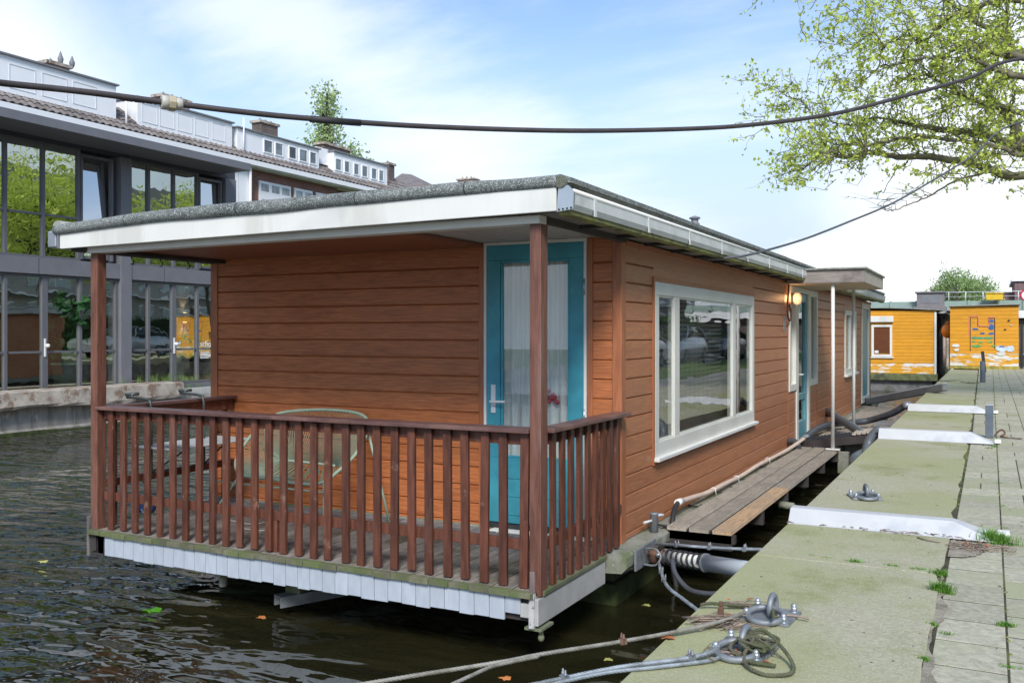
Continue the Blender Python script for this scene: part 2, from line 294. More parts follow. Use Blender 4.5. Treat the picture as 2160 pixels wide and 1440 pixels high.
# calmer close to the quay, ruffled in the open canal
sp = N(t, 'ShaderNodeSeparateXYZ'); t.links.new(tcn.outputs['Object'], sp.inputs[0])
dist = math_n(t, 'ADD', math_n(t, 'MULTIPLY', sp.outputs[0], -1.), math_n(t, 'MULTIPLY', sp.outputs[1], .45))
ruf = ramp(t, dist, 4.6, 8.0)
hh = math_n(t, 'ADD', math_n(t, 'MULTIPLY', h1, .085), math_n(t, 'MULTIPLY', h2, math_n(t, 'ADD', math_n(t, 'MULTIPLY', ruf, .042), .006)))
hh = math_n(t, 'ADD', hh, math_n(t, 'MULTIPLY', h3, math_n(t, 'ADD', math_n(t, 'MULTIPLY', ruf, .009), .0)))
bn = N(t, 'ShaderNodeBump'); bn.inputs['Strength'].default_value = 1.; bn.inputs['Distance'].default_value = 1.0
t.links.new(hh, bn.inputs['Height']); t.links.new(bn.outputs[0], p.inputs['Normal'])
water_m = wm
# ------------------------------------------------------------ mesh builder
ORG = {}
class MB:
    def __init__(s): s.v = []; s.f = []; s.sm = []
    def add(s, vs, fs, smooth=False):
        o = len(s.v); s.v += [tuple(v) for v in vs]; s.f += [tuple(i+o for i in f) for f in fs]; s.sm += [smooth]*len(fs); return s
    def box(s, x0, x1, y0, y1, z0, z1):
        if x0 > x1: x0, x1 = x1, x0
        if y0 > y1: y0, y1 = y1, y0
        if z0 > z1: z0, z1 = z1, z0
        return s.add([(x0,y0,z0),(x1,y0,z0),(x1,y1,z0),(x0,y1,z0),(x0,y0,z1),(x1,y0,z1),(x1,y1,z1),(x0,y1,z1)],
              [(0,3,2,1),(4,5,6,7),(0,1,5,4),(1,2,6,5),(2,3,7,6),(3,0,4,7)])
    def obox(s, c, ax, ay, az):                 # oriented box: centre + half axes
        c, ax, ay, az = map(Vector, (c, ax, ay, az)); vs = []
        for k in (-1, 1):
            for (i, j) in ((-1,-1),(1,-1),(1,1),(-1,1)): vs.append(c+ax*i+ay*j+az*k)
        return s.add(vs, [(0,3,2,1),(4,5,6,7),(0,1,5,4),(1,2,6,5),(2,3,7,6),(3,0,4,7)])
    def bar(s, a, b, w, h, up=(0,0,1)):          # rectangular bar from a to b
        a, b = Vector(a), Vector(b); d = (b-a).normalized(); up = Vector(up)
        if abs(d.dot(up)) > .99: up = Vector((1,0,0))
        sd = d.cross(up).normalized(); u = sd.cross(d)
        return s.obox((a+b)/2, d*((b-a).length/2), sd*w/2, u*h/2)
    def tube(s, pts, r, n=8, cap=True, closed=False, smooth=True):
        pts = [Vector(q) for q in pts]; L = len(pts); rs = r if isinstance(r, (list, tuple)) else [r]*L
        ring = []; prev = None
        for i, q in enumerate(pts):
            if closed: d = pts[(i+1) % L]-pts[i-1]
            else: d = (pts[min(i+1, L-1)]-pts[max(i-1, 0)])
            d = d.normalized() if d.length > 1e-9 else Vector((0,0,1))
            if prev is None:
                u = Vector((0,0,1)) if abs(d.z) < .9 else Vector((1,0,0))
                u = (u-d*u.dot(d)).normalized()
            else:
                u = (prev-d*prev.dot(d)); u = u.normalized() if u.length > 1e-6 else prev
            prev = u; w = d.cross(u)
            ring.append([q+(u*math.cos(2*math.pi*k/n)+w*math.sin(2*math.pi*k/n))*rs[i] for k in range(n)])
        vs = [v for rg in ring for v in rg]; fs = []
        for i in range(L if closed else L-1):
            j = (i+1) % L
            for k in range(n): fs.append((i*n+k, i*n+(k+1) % n, j*n+(k+1) % n, j*n+k))
        s.add(vs, fs, smooth)
        if cap and not closed:
            o = len(s.v)-len(vs); s.f.append(tuple(o+k for k in range(n))[::-1]); s.sm.append(False)
            s.f.append(tuple(o+(L-1)*n+k for k in range(n))); s.sm.append(False)
        return s
    def cyl(s, a, b, r, n=16, r2=None): return s.tube([a, b], [r, r if r2 is None else r2], n)
    def prism(s, poly, d, closed=True):           # polygon (3D pts) extruded by vector d
        n = len(poly); d = Vector(d); vs = [Vector(q) for q in poly]; vs += [v+d for v in vs]
        fs = [tuple(range(n))[::-1], tuple(range(n, 2*n))]+[(i, (i+1) % n, n+(i+1) % n, n+i) for i in range(n)]
        return s.add(vs, fs)
    def quad(s, a, b, c, d): return s.add([a, b, c, d], [(0,1,2,3)])
    def lathe(s, c, prof, n=20, smooth=True):     # profile [(r,z)]
        c = Vector(c); vs = []; fs = []
        for r, z in prof:
            for k in range(n): vs.append(c+Vector((r*math.cos(2*math.pi*k/n), r*math.sin(2*math.pi*k/n), z)))
        for i in range(len(prof)-1):
            for k in range(n): fs.append((i*n+k, i*n+(k+1) % n, (i+1)*n+(k+1) % n, (i+1)*n+k))
        return s.add(vs, fs, smooth)
    def sphere(s, c, r, n=12, m=8, sc=(1,1,1)):
        c = Vector(c); vs = []; fs = []
        for i in range(m+1):
            th = math.pi*i/m
            for k in range(n):
                ph = 2*math.pi*k/n; vs.append(c+Vector((r*sc[0]*math.sin(th)*math.cos(ph), r*sc[1]*math.sin(th)*math.sin(ph), r*sc[2]*math.cos(th))))
        for i in range(m):
            for k in range(n): fs.append((i*n+k, (i+1)*n+k, (i+1)*n+(k+1) % n, i*n+(k+1) % n))
        return s.add(vs, fs, True)
def tag(o, label=None, cat=None, group=None, kind=None):
    if label: o['label'] = label
    if cat: o['category'] = cat
    if group: o['group'] = group
    if kind: o['kind'] = kind
def thing(name, label, cat, loc, group=None):
    o = bpy.data.objects.new(name, None); col.objects.link(o); o.location = loc; o.empty_display_size = .2
    ORG[o.name] = Vector(loc); tag(o, label, cat, group); return o
def build(name, mb, m, org, bev=0):
    me = bpy.data.meshes.new(name)
    me.from_pydata([(v[0]-org[0], v[1]-org[1], v[2]-org[2]) for v in mb.v], [], mb.f)
    me.polygons.foreach_set('use_smooth', mb.sm); me.materials.append(m); me.update()
    o = bpy.data.objects.new(name, me); col.objects.link(o)
    if bev:
        b = o.modifiers.new('bevel', 'BEVEL'); b.width = bev; b.segments = 2; b.limit_method = 'ANGLE'; b.angle_limit = R(40)
    return o
def part(parent, name, mb, m, bev=0, label=None):
    org = ORG[parent.name]; o = build(name, mb, m, org, bev); o.parent = parent
    ORG[o.name] = org
    if label: o['label'] = label
    return o
def rpart(parent, name, src, off):                # repeat of a part at an offset
    o = src.copy(); o.name = name; col.objects.link(o); o.parent = parent; o.location = src.location+Vector(off); ORG[o.name] = ORG[src.name]
    if 'label' in o: del o['label']
    return o
def solo(name, mb, m, label, cat, group=None, bev=0):
    xs = [v[0] for v in mb.v]; ys = [v[1] for v in mb.v]; zs = [v[2] for v in mb.v]
    org = Vector(((min(xs)+max(xs))/2, (min(ys)+max(ys))/2, min(zs)))
    o = build(name, mb, m, org, bev); o.location = org; ORG[o.name] = org; tag(o, label, cat, group); return o
def struct(name, mb, m, kind='structure', bev=0):
    o = build(name, mb, m, Vector((0,0,0)), bev); o['kind'] = kind; ORG[o.name] = Vector((0,0,0)); return o
def copy_thing(root, loc, rz=0., label=None, group=None):
    r = root.copy(); col.objects.link(r); r.location = loc; r.rotation_euler = (0, 0, rz); r['label'] = label or root['label']
    if group: r['group'] = group
    for ch in list(root.children):
        c = ch.copy(); col.objects.link(c); c.parent = r
        for g in list(ch.children):
            d = g.copy(); col.objects.link(d); d.parent = c
    return r
def smooth_path(pts, sub=6, closed=False):        # Catmull-Rom
    pts = [Vector(q) for q in pts]; n = len(pts); out = []
    for i in range(n if closed else n-1):
        if closed: p0, p1, p2, p3 = pts[i-1], pts[i], pts[(i+1) % n], pts[(i+2) % n]
        else: p0, p1, p2, p3 = pts[max(i-1, 0)], pts[i], pts[i+1], pts[min(i+2, n-1)]
        for k in range(sub):
            u = k/sub; out.append(.5*((2*p1)+(p2-p0)*u+(2*p0-5*p1+4*p2-p3)*u*u+(3*p1-p0-3*p2+p3)*u**3))
    if not closed: out.append(pts[-1])
    return out
def rope_tube(mb, pts, r, twist=.05, strands=3, n=6):   # laid rope: strands winding round a path
    pts = [Vector(q) for q in pts]
    # resample
    L = [0]
    for i in range(1, len(pts)): L.append(L[-1]+(pts[i]-pts[i-1]).length)
    m = max(4, int(L[-1]/(twist/5))); m = min(m, 500); q = []
    j = 0
    for i in range(m+1):
        d = L[-1]*i/m
        while j < len(L)-2 and L[j+1] < d: j += 1
        u = (d-L[j])/max(1e-9, L[j+1]-L[j]); q.append((pts[j].lerp(pts[j+1], u), d))
    for k in range(strands):
        pp = []
        for i, (c, d) in enumerate(q):
            dr = (q[min(i+1, m)][0]-q[max(i-1, 0)][0]).normalized(); u = Vector((0,0,1)) if abs(dr.z) < .9 else Vector((1,0,0))
            u = (u-dr*u.dot(dr)).normalized(); w = dr.cross(u); a = 2*math.pi*(d/twist+k/strands)
            pp.append(c+(u*math.cos(a)+w*math.sin(a))*r*.48)
        mb.tube(pp, r*.56, n)
    return mb
# ============================================================ SETTING
random.seed(4)
rnd = random.random; ru = random.uniform
struct('canal', MB().quad((-120,-60,0),(120,-60,0),(120,260,0),(-120,260,0)), water_m)
QZ = .83
# quay body on the right: bends slightly after y=24
mb = MB()
prof = [(-1.13,-20),(-1.135,4),(-1.16,32),(-1.18,58)]
for i in range(3):
    (xa,ya),(xb,yb) = prof[i], prof[i+1]
    mb.add([(xa,ya,-1),(xb,yb,-1),(xb,yb,.62),(xa,ya,.62)], [(0,3,2,1)])
struct('quay_wall_face', mb, quaywall_m)
struct('ground', MB().quad((-1.10,-60,.79),(400,-60,.79),(400,900,.79),(-1.15,900,.79)), joint_m)
struct('soil', MB().quad((-.26,-20,.8278),(1.57,-20,.8278),(1.57,36,.8278),(-.26,36,.8278)), joint_m)
struct('left_bank', MB().prism([(-17.3,-60,.55),(-160,-60,.55),(-160,260,.55),(-17.3,260,.55)], (0,0,.02)), grass_ground)
# slabs
mb = MB(); joints = [-6,-2.9,.9,4.905,10.95,15.1,20.0,24.4,28.6,32.6]
for a, b in zip(joints, joints[1:]):
    xa = -1.09-max(0,a)*.0016; xb = -1.09-max(0,b)*.0016
    x1a = -.205 if a < 12 else -.205-(a-12)*.007; x1b = -.205 if b < 12 else -.205-(b-12)*.007
    z = .838+ru(-.003,.003); n = 24
    # worn right-hand edge
    L = [(xa+(xb-xa)*k/n, a+.007+(b-a-.014)*k/n) for k in range(n+1)]
    Rr = [(x1a+(x1b-x1a)*k/n-abs(random.gauss(0,.005))-(.02 if rnd() < .07 else 0)-(.025 if k in (0,n) else 0), a+.007+(b-a-.014)*k/n) for k in range(n+1)]
    poly = [(x,y,z) for x,y in Rr]+[(x,y,z) for x,y in reversed(L)]
    mb.prism([(x,y,z-.22) for x,y,z in poly], (0,0,.22))
struct('quay_slabs', mb, slab_m, bev=.004)
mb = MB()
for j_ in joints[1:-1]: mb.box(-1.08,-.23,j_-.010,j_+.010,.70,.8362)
struct('joint_shade_fill', mb, joint_m)  # dark soil strips that paint the shade inside the slab joints
# pavers 30x30 laid in rows with staggered columns
mb = MB(); cols = [-.205,.055,.355,.655,.955,1.255,1.555]
for ci in range(len(cols)-1):
    y = 1.2+(0 if ci % 2 == 0 else .15)
    while y < 36:
        x0, x1 = cols[ci], cols[ci+1]; dx = 0
        if ci == 0: x0 += .012
        if y > 12: s_ = (y-12)*.002; x0 -= 0; x1 -= 0
        z = .8296+ru(-.0007,.0007); g = .0042
        tx, ty = ru(-.001,.001), ru(-.001,.001)
        def zz_(x, yy): return z+tx*(x-x0)+ty*(yy-y)
        if ci == 0 and y > 12: x0 -= (y-12)*.007
        if rnd() < (.6 if ci % 2 == 1 else .15) and y > 5.5:
            segs = [(x0,(x0+x1)/2),((x0+x1)/2,x1)]
        else: segs = [(x0,x1)]
        if not (ci == 0 and (rnd() < .03 and y < 6)):
            for a, b in segs:
                a += g; b -= g; c0, c1 = y+.006, y+.294
                mb.add([(a,c0,.79),(b,c0,.79),(b,c1,.79),(a,c1,.79),(a,c0,zz_(a,c0)),(b,c0,zz_(b,c0)),(b,c1,zz_(b,c1)),(a,c1,zz_(a,c1))],
                       [(4,5,6,7),(0,1,5,4),(1,2,6,5),(2,3,7,6),(3,0,4,7)])
        y += .3
struct('pavement', mb, paver_m, bev=.0015)
random.seed(91); mb = MB()                     # washed-out soil along the slab edge
def dirt(x0, pts, z=.8345):
    n = len(pts); o = len(mb.v); mb.v += [(x0, y, z) for y, w in pts]+[(x0+w, y, z) for y, w in pts]
    for i in range(n-1): mb.f.append((o+i, o+n+i, o+n+i+1, o+i+1)); mb.sm.append(False)
dirt(-.212, [(1.4+.05*k, max(.008, .022+.022*math.sin(k*.35)+.010*math.sin(k*1.3)+ru(-.008,.008))) for k in range(71)])
dirt(-.20, [(5.33+.02*k, .16*math.sin(math.pi*k/22)**.6+.01+ru(-.015,.015)) for k in range(23)], .836)
struct('dirt', mb, mat('washed_soil', (.32,.285,.22), 1, .3, 14, bump=.9, bscale=60, speck=(.42,.38,.32), specks=140, speckr=(.56,.66), c2=(.17,.15,.10), c2s=6))
struct('pavement_beyond', MB().prism([(1.56,-20,.80),(2.4,-20,.80),(2.4,60,.80),(1.56,60,.80)], (0,0,.028)), paver_red)
struct('pavement_near', MB().prism([(-.2,-20,.80),(1.55,-20,.80),(1.55,1.15,.80),(-.2,1.15,.80)], (0,0,.026)), paver_red)
struct('grass_verge', MB().prism([(2.41,-30,.80),(5.0,-30,.80),(5.0,57,.80),(2.41,57,.80)], (0,0,.03)), grass_ground)
struct('road', MB().prism([(5.02,-30,.80),(12,-30,.80),(12,110,.80),(5.02,110,.80)], (0,0,.01)), mat('asphalt', (.30,.29,.27), .9, .2, 3, bump=.4, bscale=60))
# ============================================================ HOUSEBOAT
XW, YF, XL, YE, ZB, ZT = -2.39, 6.342, -6.40, 22.11, .474, 2.69
hb = thing('houseboat', 'brown timber clad houseboat with white roof edge and front porch', 'houseboat', (-4.4, 13, 0))
# hull
mb = MB().box(-6.32, -2.46, 6.40, 22.0, .16, .36); part(hb, 'hull', mb, hull_m, .03)
part(hb, 'hull_waterline', MB().box(-6.34, -2.44, 6.38, 22.02, -.8, .16), algae, .03)
def crumbly(x0,x1,y0,y1,z0,z1,n=60):
    mb = MB(); ys = [y0+(y1-y0)*k/n for k in range(n+1)]
    for k in range(n):
        pass
    vs = []; fs = []
    for y in ys:
        j = lambda a: ru(-a,a)
        vs += [(x0,y,z0+j(.012)),(x1-.03+j(.01),y,z0+j(.02)),(x1+j(.006),y,z0+.05+j(.012)),(x1+j(.004),y,z1-.02+j(.004)),(x1-.02+j(.004),y,z1+j(.002)),(x0,y,z1)]
    for k in range(n):
        for i in range(6): fs.append((k*6+i,k*6+(i+1)%6,(k+1)*6+(i+1)%6,(k+1)*6+i))
    fs.append(tuple(range(6))); fs.append(tuple(n*6+i for i in range(6))[::-1])
    return mb.add(vs, fs)
part(hb, 'hull_rim', crumbly(-2.45, -2.225, 6.02, 22.15, .335, .468, 120), concrete)
part(hb, 'hull_rim', MB().box(-6.45, -2.46, 6.05, 6.36, .33, .462), concrete, .01)
part(hb, 'hull_rim', MB().box(-6.46, -6.25, 6.36, 22.15, .33, .465), concrete, .01)
# clad walls
def boards(axis, plane, out, u0, u1, openings, ztop=ZT):
    """axis 'x' or 'y' = running direction; out = outward sign; openings (ua,ub,za,zb)"""
    mb = MB(); P = .1428; zk = 2.5215
    rows = []
    z = zk
    while z > ZB+.03:
        if z < ztop-.02: rows.append(z)
        z -= P
    rows = rows[::-1]; edges = [ZB]+rows+[ztop]
    for i in range(len(edges)-1):
        a, b = edges[i], edges[i+1]
        cuts = [(u0, u1)]
        zs = [(a, b, True)]
        for (ua, ub, za, zb) in openings:
            if zb > a+.001 and za < b-.001:
                nc = []
                for (p, q) in cuts:
                    if ub <= p or ua >= q: nc.append((p, q)); continue
                    if ua > p: nc.append((p, ua))
                    if ub < q: nc.append((ub, q))
                cuts = nc
                if za > a+.02: mbz(mb, axis, plane, out, ua, ub, a, za)
                if zb < b-.02: mbz(mb, axis, plane, out, ua, ub, zb, b)
        for (p, q) in cuts: prof_board(mb, axis, plane, out, p, q, a, b)
    return mb
def pt(axis, plane, out, u, d, z): return (u, plane+out*d, z) if axis == 'x' else (plane+out*d, u, z)
def prof_board(mb, axis, plane, out, p, q, a, b):
    pr = [(-.03, a), (0, a+.001), (0, b-.015), (-.003, b-.013), (-.014, b-.005), (-.016, b), (-.03, b)]
    vs = [pt(axis, plane, out, p, d, z) for d, z in pr]+[pt(axis, plane, out, q, d, z) for d, z in pr]; n = len(pr)
    fs = [(i, (i+1) % n, n+(i+1) % n, n+i) for i in range(n)]+[tuple(range(n))[::-1], tuple(range(n, 2*n))]
    mb.add(vs, fs)
def mbz(mb, axis, plane, out, p, q, a, b):
    vs = [pt(axis, plane, out, u, d, z) for u in (p, q) for d, z in ((-.03,a),(0,a),(0,b),(-.03,b))]
    mb.add(vs, [(0,1,5,4),(1,2,6,5),(2,3,7,6),(3,0,4,7),(0,3,2,1),(4,5,6,7)])
DX0, DX1 = -3.49, -2.68
part(hb, 'front_wall', boards('x', YF, -1, XL+.07, XW-.06, [(DX0-.03, DX1+.03, 0, ZT)], 2.72), siding_x)
WY0, WY1, WZ0, WZ1 = 7.08, 10.56, .985, 2.41
part(hb, 'side_wall', boards('y', XW, 1, YF+.075, YE, [(WY0,WY1,WZ0-.02,WZ1),(12.60,14.86,0,2.66),(17.93,19.5,1.20,2.42),(20.42,21.72,0,2.66)], 2.66), siding_y)
# wall pieces beside/under the entrance lights
part(hb, 'side_wall', boards('y', XW+.002, 1, 12.62, 13.24, [(12.62,13.24,1.21,3)], 1.21), siding_y)
part(hb, 'side_wall', boards('y', XW+.002, 1, 14.17, 14.85, [(14.17,14.85,1.23,3)], 1.23), siding_y)
part(hb, 'side_wall', MB().box(XL, XL+.03, YF, YE, ZB, ZT), siding_y)
part(hb, 'back_wall', MB().box(XL, XW, YE-.03, YE, ZB, ZT), siding_x)
part(hb, 'corner_trim', MB().box(XW-.062, XW+.012, YF-.012, YF+.085, ZB-.02, 2.68), siding_trim, .006)
part(hb, 'corner_trim', MB().box(XL-.012, XL+.072, YF-.012, YF+.08, ZB, 2.68), siding_trim, .006)
part(hb, 'top_trim', MB().box(XW-.0, XW+.016, YF+.086, YE, 2.63, 2.68), siding_trim, .004)
part(hb, 'door_trim', MB().box(DX0-.075, DX0-.03, YF-.014, YF+.03, ZB, 2.70), siding_trim, .005)
part(hb, 'door_trim', MB().box(DX1+.03, DX1+.075, YF-.014, YF+.03, ZB, 2.70), siding_trim, .005)
part(hb, 'interior', MB().box(XL+.04, XW-.55, YF+.55, YE-.1, .50, 2.6), room_l)
part(hb, 'interior_floor', MB().box(XL+.04, XW-.04, YF+.05, YE-.05, .48, .50), room_f)
# window helper on the side wall: u = y
def frame_bars(mb, u0,u1,z0,z1,w,d0,d1,axis='y',plane=XW,out=1, bottom=None, top=None):
    bt = bottom or w; tp = top or w
    def b(a,c,e,f):
        if axis=='y': mb.box(plane+out*d0, plane+out*d1, a, c, e, f)
        else: mb.box(a, c, plane+out*d0, plane+out*d1, e, f)
    b(u0,u1,z1-tp,z1); b(u0,u1,z0,z0+bt); b(u0,u0+w,z0+bt,z1-tp); b(u1-w,u1,z0+bt,z1-tp)
w = part(hb, 'big_window', (lambda m: (frame_bars(m, WY0, WY1, WZ0, WZ1, .10, -.05, .016, bottom=.14, top=.105), m)[1])(MB()), frame_paint, .005)
for (a, b) in ((WY0+.10, 7.60), (7.74, 9.60), (9.72, WY1-.10)):
    f = MB(); frame_bars(f, a, b, WZ0+.14, WZ1-.105, .014, -.045, .006); part(w, 'sash', f, frame_paint, .003)
    part(w, 'pane', MB().box(XW-.008, XW-.004, a+.013, b-.013, WZ0+.153, WZ1-.118), g_win)
for a, b in ((7.60,7.74),(9.60,9.72)): part(w, 'mullion', MB().box(XW-.05, XW+.013, a, b, WZ0+.14, WZ1-.105), frame_paint, .004)
f = MB().box(XW-.0, XW+.055, WY0-.015, WY1+.05, WZ0-.012, WZ0+.018); part(w, 'sill', f, white_paint, .004)
part(w, 'outer_trim', MB().box(XW, XW+.014, WY0-.03, WY0, WZ0-.04, WZ1+.04).box(XW, XW+.014, WY0, WY1+.03, WZ1, WZ1+.04).box(XW, XW+.014, WY1, WY1+.03, WZ0-.04, WZ1).box(XW, XW+.012, WY0, WY1, WZ0-.04, WZ0-.013), siding_trim)  # brown trim boards round the window frame
mb = MB()
for k in range(12): mb.box(XW-.20, XW-.197, 7.75+k*.155, 7.757+k*.155, 1.2, 2.3)
part(w, 'blind_cord', mb, frame_paint)
mb = MB()
for k in range(27): z_ = 1.18+k*.042; mb.add([(XW-.13,7.78,z_),(XW-.10,7.78,z_+.026),(XW-.10,9.58,z_+.026),(XW-.13,9.58,z_)], [(0,1,2,3)])
part(w, 'blind', mb, mat('venetian_blind', (.55,.55,.50), .5, .05, 2, bump=0))
# second side window
w = part(hb, 'small_window', (lambda m: (frame_bars(m, 17.93, 19.5, 1.235, 2.42, .09, -.05, .02), m)[1])(MB()), frame_paint, .004)
part(w, 'pane', MB().box(XW-.03, XW-.026, 18.02, 19.41, 1.32, 2.33), g_win)
part(w, 'mullion', MB().box(XW-.04, XW+.012, 18.70, 18.80, 1.325, 2.33), frame_paint, .004)
part(w, 'sill', MB().box(XW, XW+.06, 17.9, 19.53, 1.19, 1.234), white_paint, .003)
# entrance: two tall side lights and teal door
e = part(hb, 'entrance_frame', MB().box(XW-.06, XW+.02, 13.14, 13.27, .50, 2.63).box(XW-.06, XW+.02, 14.05, 14.17, .50, 2.63).box(XW-.06, XW+.02, 13.27, 14.05, 2.56, 2.63), frame_paint, .004)
for (a, b) in ((12.61, 13.135), (14.175, 14.855)):
    m_ = MB(); frame_bars(m_, a, b, 1.215, 2.63, .09, -.05, .022); w = part(hb, 'side_light', m_, frame_paint, .004)
    part(w, 'pane', MB().box(XW-.03, XW-.026, a+.09, b-.09, 1.305, 2.54), g_win)
d = part(hb, 'entrance_door', (lambda m: (frame_bars(m, 13.275, 14.045, .53, 2.55, .11, -.05, -.005, bottom=.22), m.box(XW-.05, XW-.006, 13.39, 13.93, 1.05, 1.14), m)[2])(MB()), teal_pale, .004)
part(d, 'pane', MB().box(XW-.035, XW-.031, 13.38, 13.94, .75, 2.44), g_win)
part(d, 'handle', MB().cyl((XW-.004,13.33,1.42),(XW+.05,13.33,1.42),.01).cyl((XW+.05,13.33,1.42),(XW+.05,13.45,1.42),.01), handle_m)
part(d, 'threshold', MB().box(XW-.05, XW+.06, 13.2, 14.12, .475, .525), lead, .003)
m_ = MB(); frame_bars(m_, 20.42, 21.72, .53, 2.63, .12, -.05, .02); d = part(hb, 'rear_door_frame', m_, frame_paint, .004)
part(d, 'door_leaf', MB().box(XW-.05, XW-.01, 20.54, 21.6, .6, 2.51), teal_pale)
# junction strip boards at entrance
part(hb, 'wall_joint', MB().box(XW, XW+.006, 12.585, 12.61, .474, 2.63).box(XW, XW+.006, 14.858, 14.88, .474, 2.63), siding_trim)
# front door (porch)
m_ = MB(); frame_bars(m_, DX0-.028, DX1+.028, .50, 2.70, .022, -.03, .018, 'x', YF, -1)
fr = part(hb, 'porch_door_frame', m_, white_paint, .002)
m_ = MB(); frame_bars(m_, DX0-.005, DX1+.005, .535, 2.676, .115, -.028, .008, 'x', YF, -1, bottom=.50)
dr = part(hb, 'porch_door', m_, teal, .004)
m_ = MB(); frame_bars(m_, DX0+.11, DX1-.11, 1.035, 2.561, .022, -.02, -.002, 'x', YF, -1); part(dr, 'glazing_bead', m_, teal, .004)
m_ = MB()
for k in range(3): m_.box(DX0+.14, DX1-.14, YF-.013, YF-.008, .60+k*.14, .60+k*.14+.13)
part(dr, 'door_panel', m_, teal, .004)
part(dr, 'pane', MB().box(DX0+.13, DX1-.13, YF+.012, YF+.016, 1.055, 2.54), g_door)
m_ = MB().box(DX0+.035, DX0+.075, YF-.016, YF-.008, 1.38, 1.60).cyl((DX0+.055,YF-.01,1.47),(DX0+.055,YF-.06,1.47),.009).cyl((DX0+.05,YF-.06,1.47),(DX0+.18,YF-.06,1.472),.010)
part(dr, 'handle', m_, handle_m, .002)
part(dr, 'hinge', MB().cyl((DX1+.012,YF-.022,2.28),(DX1+.012,YF-.022,2.40),.008), zinc)
part(dr, 'hinge', MB().cyl((DX1+.012,YF-.022,1.32),(DX1+.012,YF-.022,1.44),.008), zinc)
part(fr, 'threshold', MB().box(DX0-.03, DX1+.05, YF-.05, YF+.03, .50, .53), black_rub, .003)
part(fr, 'step', MB().box(DX0+.08, DX1+.1, YF-.13, YF-.04, .475, .50), white_paint, .003)
mb = MB(); n = 60                                 # pleated net curtain behind the porch door
for i in range(n):
    x0 = DX0+.05+(DX1-DX0-.1)*i/n; x1 = DX0+.05+(DX1-DX0-.1)*(i+1)/n; y0 = YF+.06+.015*math.sin(i*.9); y1 = YF+.06+.015*math.sin((i+1)*.9)
    mb.add([(x0,y0,.6),(x1,y1,.6),(x1,y1,2.65),(x0,y0,2.65)], [(0,1,2,3)], True)
part(hb, 'curtain', mb, curtain)
for (cx, cz) in ((-2.95,1.52),(-3.02,1.47),(-2.90,1.46)):
    pass
mb = MB()
random.seed(9)
for k in range(9): mb.sphere((-2.95+ru(-.05,.05), YF+.035, 1.52+ru(-.05,.05)), .018, 8, 5)
part(hb, 'pink_flower', mb, mat('pink_petals', (.6,.12,.16), .6, .2, 20))
# ------------------------------------------------------------ porch deck
deck = MB(); x = -6.20
while x < -2.36:
    x1 = min(x+.138, -2.36); g = 6; wv = (x1-x-.006)/(2*g)
    pr = [(x, .445)]
    for k in range(g):
        pr += [(x+wv*2*k, .478), (x+wv*(2*k+1.2), .478), (x+wv*(2*k+1.3), .469), (x+wv*(2*k+1.9), .469)]
    pr += [(x1-.006, .478), (x1-.006, .445)]
    deck.prism([(a, 4.90, b) for a, b in pr], (0, 1.17, 0)); x += .1415
dk = part(hb, 'deck', deck, deck_wood)
mb = MB(); x = -6.20
while x < -2.37:
    x1 = min(x+.138, -2.375); mb.box(x, x1, 4.845+ru(-.006,.004), 4.899, .448+ru(-.004,.002), .481+ru(-.002,.003)); x += .1415
part(dk, 'deck_edge', mb, deck_mossy, .005)
mb = MB()
random.seed(3)
x = -6.3
while x < -2.4:
    w_ = ru(.18,.24); mb.box(x, min(x+w_-.01,-2.4), 6.075, 6.20, .455, .487); mb.box(x+.05, min(x+w_+.04,-2.4), 6.205, 6.325, .455, .489); x += w_
part(hb, 'stone_strip', mb, strip_brick, .004)
part(hb, 'sill_strip', MB().box(-6.35, -2.45, 6.30, 6.345, .463, .50), concrete)
# skirt of vertical boards
mb = MB(); x = -6.03; random.seed(12)
while x < -2.50:
    w_ = .105; dz = ru(-.006,.006)
    if x > -2.62: dz = .04
    mb.box(x+.0015, min(x+w_-.0025,-2.42), 4.868, 4.884, .298+dz+.03*math.sin((x+6)*1.1)*-.3, .446); x += w_
part(hb, 'deck_skirt', mb, skirt_paint, .0025)
part(hb, 'deck_beam', MB().box(-6.14,-2.40,4.90,4.96,.30,.44).box(-6.14,-2.40,5.5,5.56,.30,.44), dark_beam)
part(hb, 'deck_beam', MB().box(-6.2,-6.14,4.88,6.2,.32,.45), dark_beam)
part(hb, 'deck_side_board', MB().box(-2.372,-2.345,4.87,5.93,.285,.445), skirt_side, .006)
part(hb, 'deck_side_board', MB().box(-2.40,-2.335,4.93,5.95,.446,.482), deck_mossy, .008)
part(hb, 'deck_end_block', MB().box(-2.46,-2.40,4.862,4.90,.33,.41), skirt_side, .004)
part(hb, 'corner_fitting', MB().box(-2.405,-2.37,4.862,4.895,.27,.475), mat('peeling_white', (.5,.5,.49), .8, .1, 6, bump=.4, c3=(.2,.19,.18), c3s=40, c3r=(.54,.60)), .003)
part(hb, 'corner_batten', MB().box(-2.404,-2.371,4.872,4.895,.476,.60), mat('grey_batten', (.19,.14,.13), .9, .3, 6, (6,6,1), .4), .003)
part(hb, 'corner_bolt', MB().box(-2.44,-2.33,4.88,5.05,.255,.27).cyl((-2.355,4.93,.215),(-2.355,4.93,.256),.014).sphere((-2.355,4.93,.205),.020,10,6,(1,1,1.2)), concrete)
part(hb, 'corner_fitting', MB().box(-6.240,-6.212,4.875,4.90,.27,.58), mat('weathered_batten', (.15,.135,.13), .9, .3, 6, (6,6,1), .4), .003)
part(hb, 'corner_box', MB().box(-6.20,-6.08,4.90,5.1,.28,.44), dark_beam)
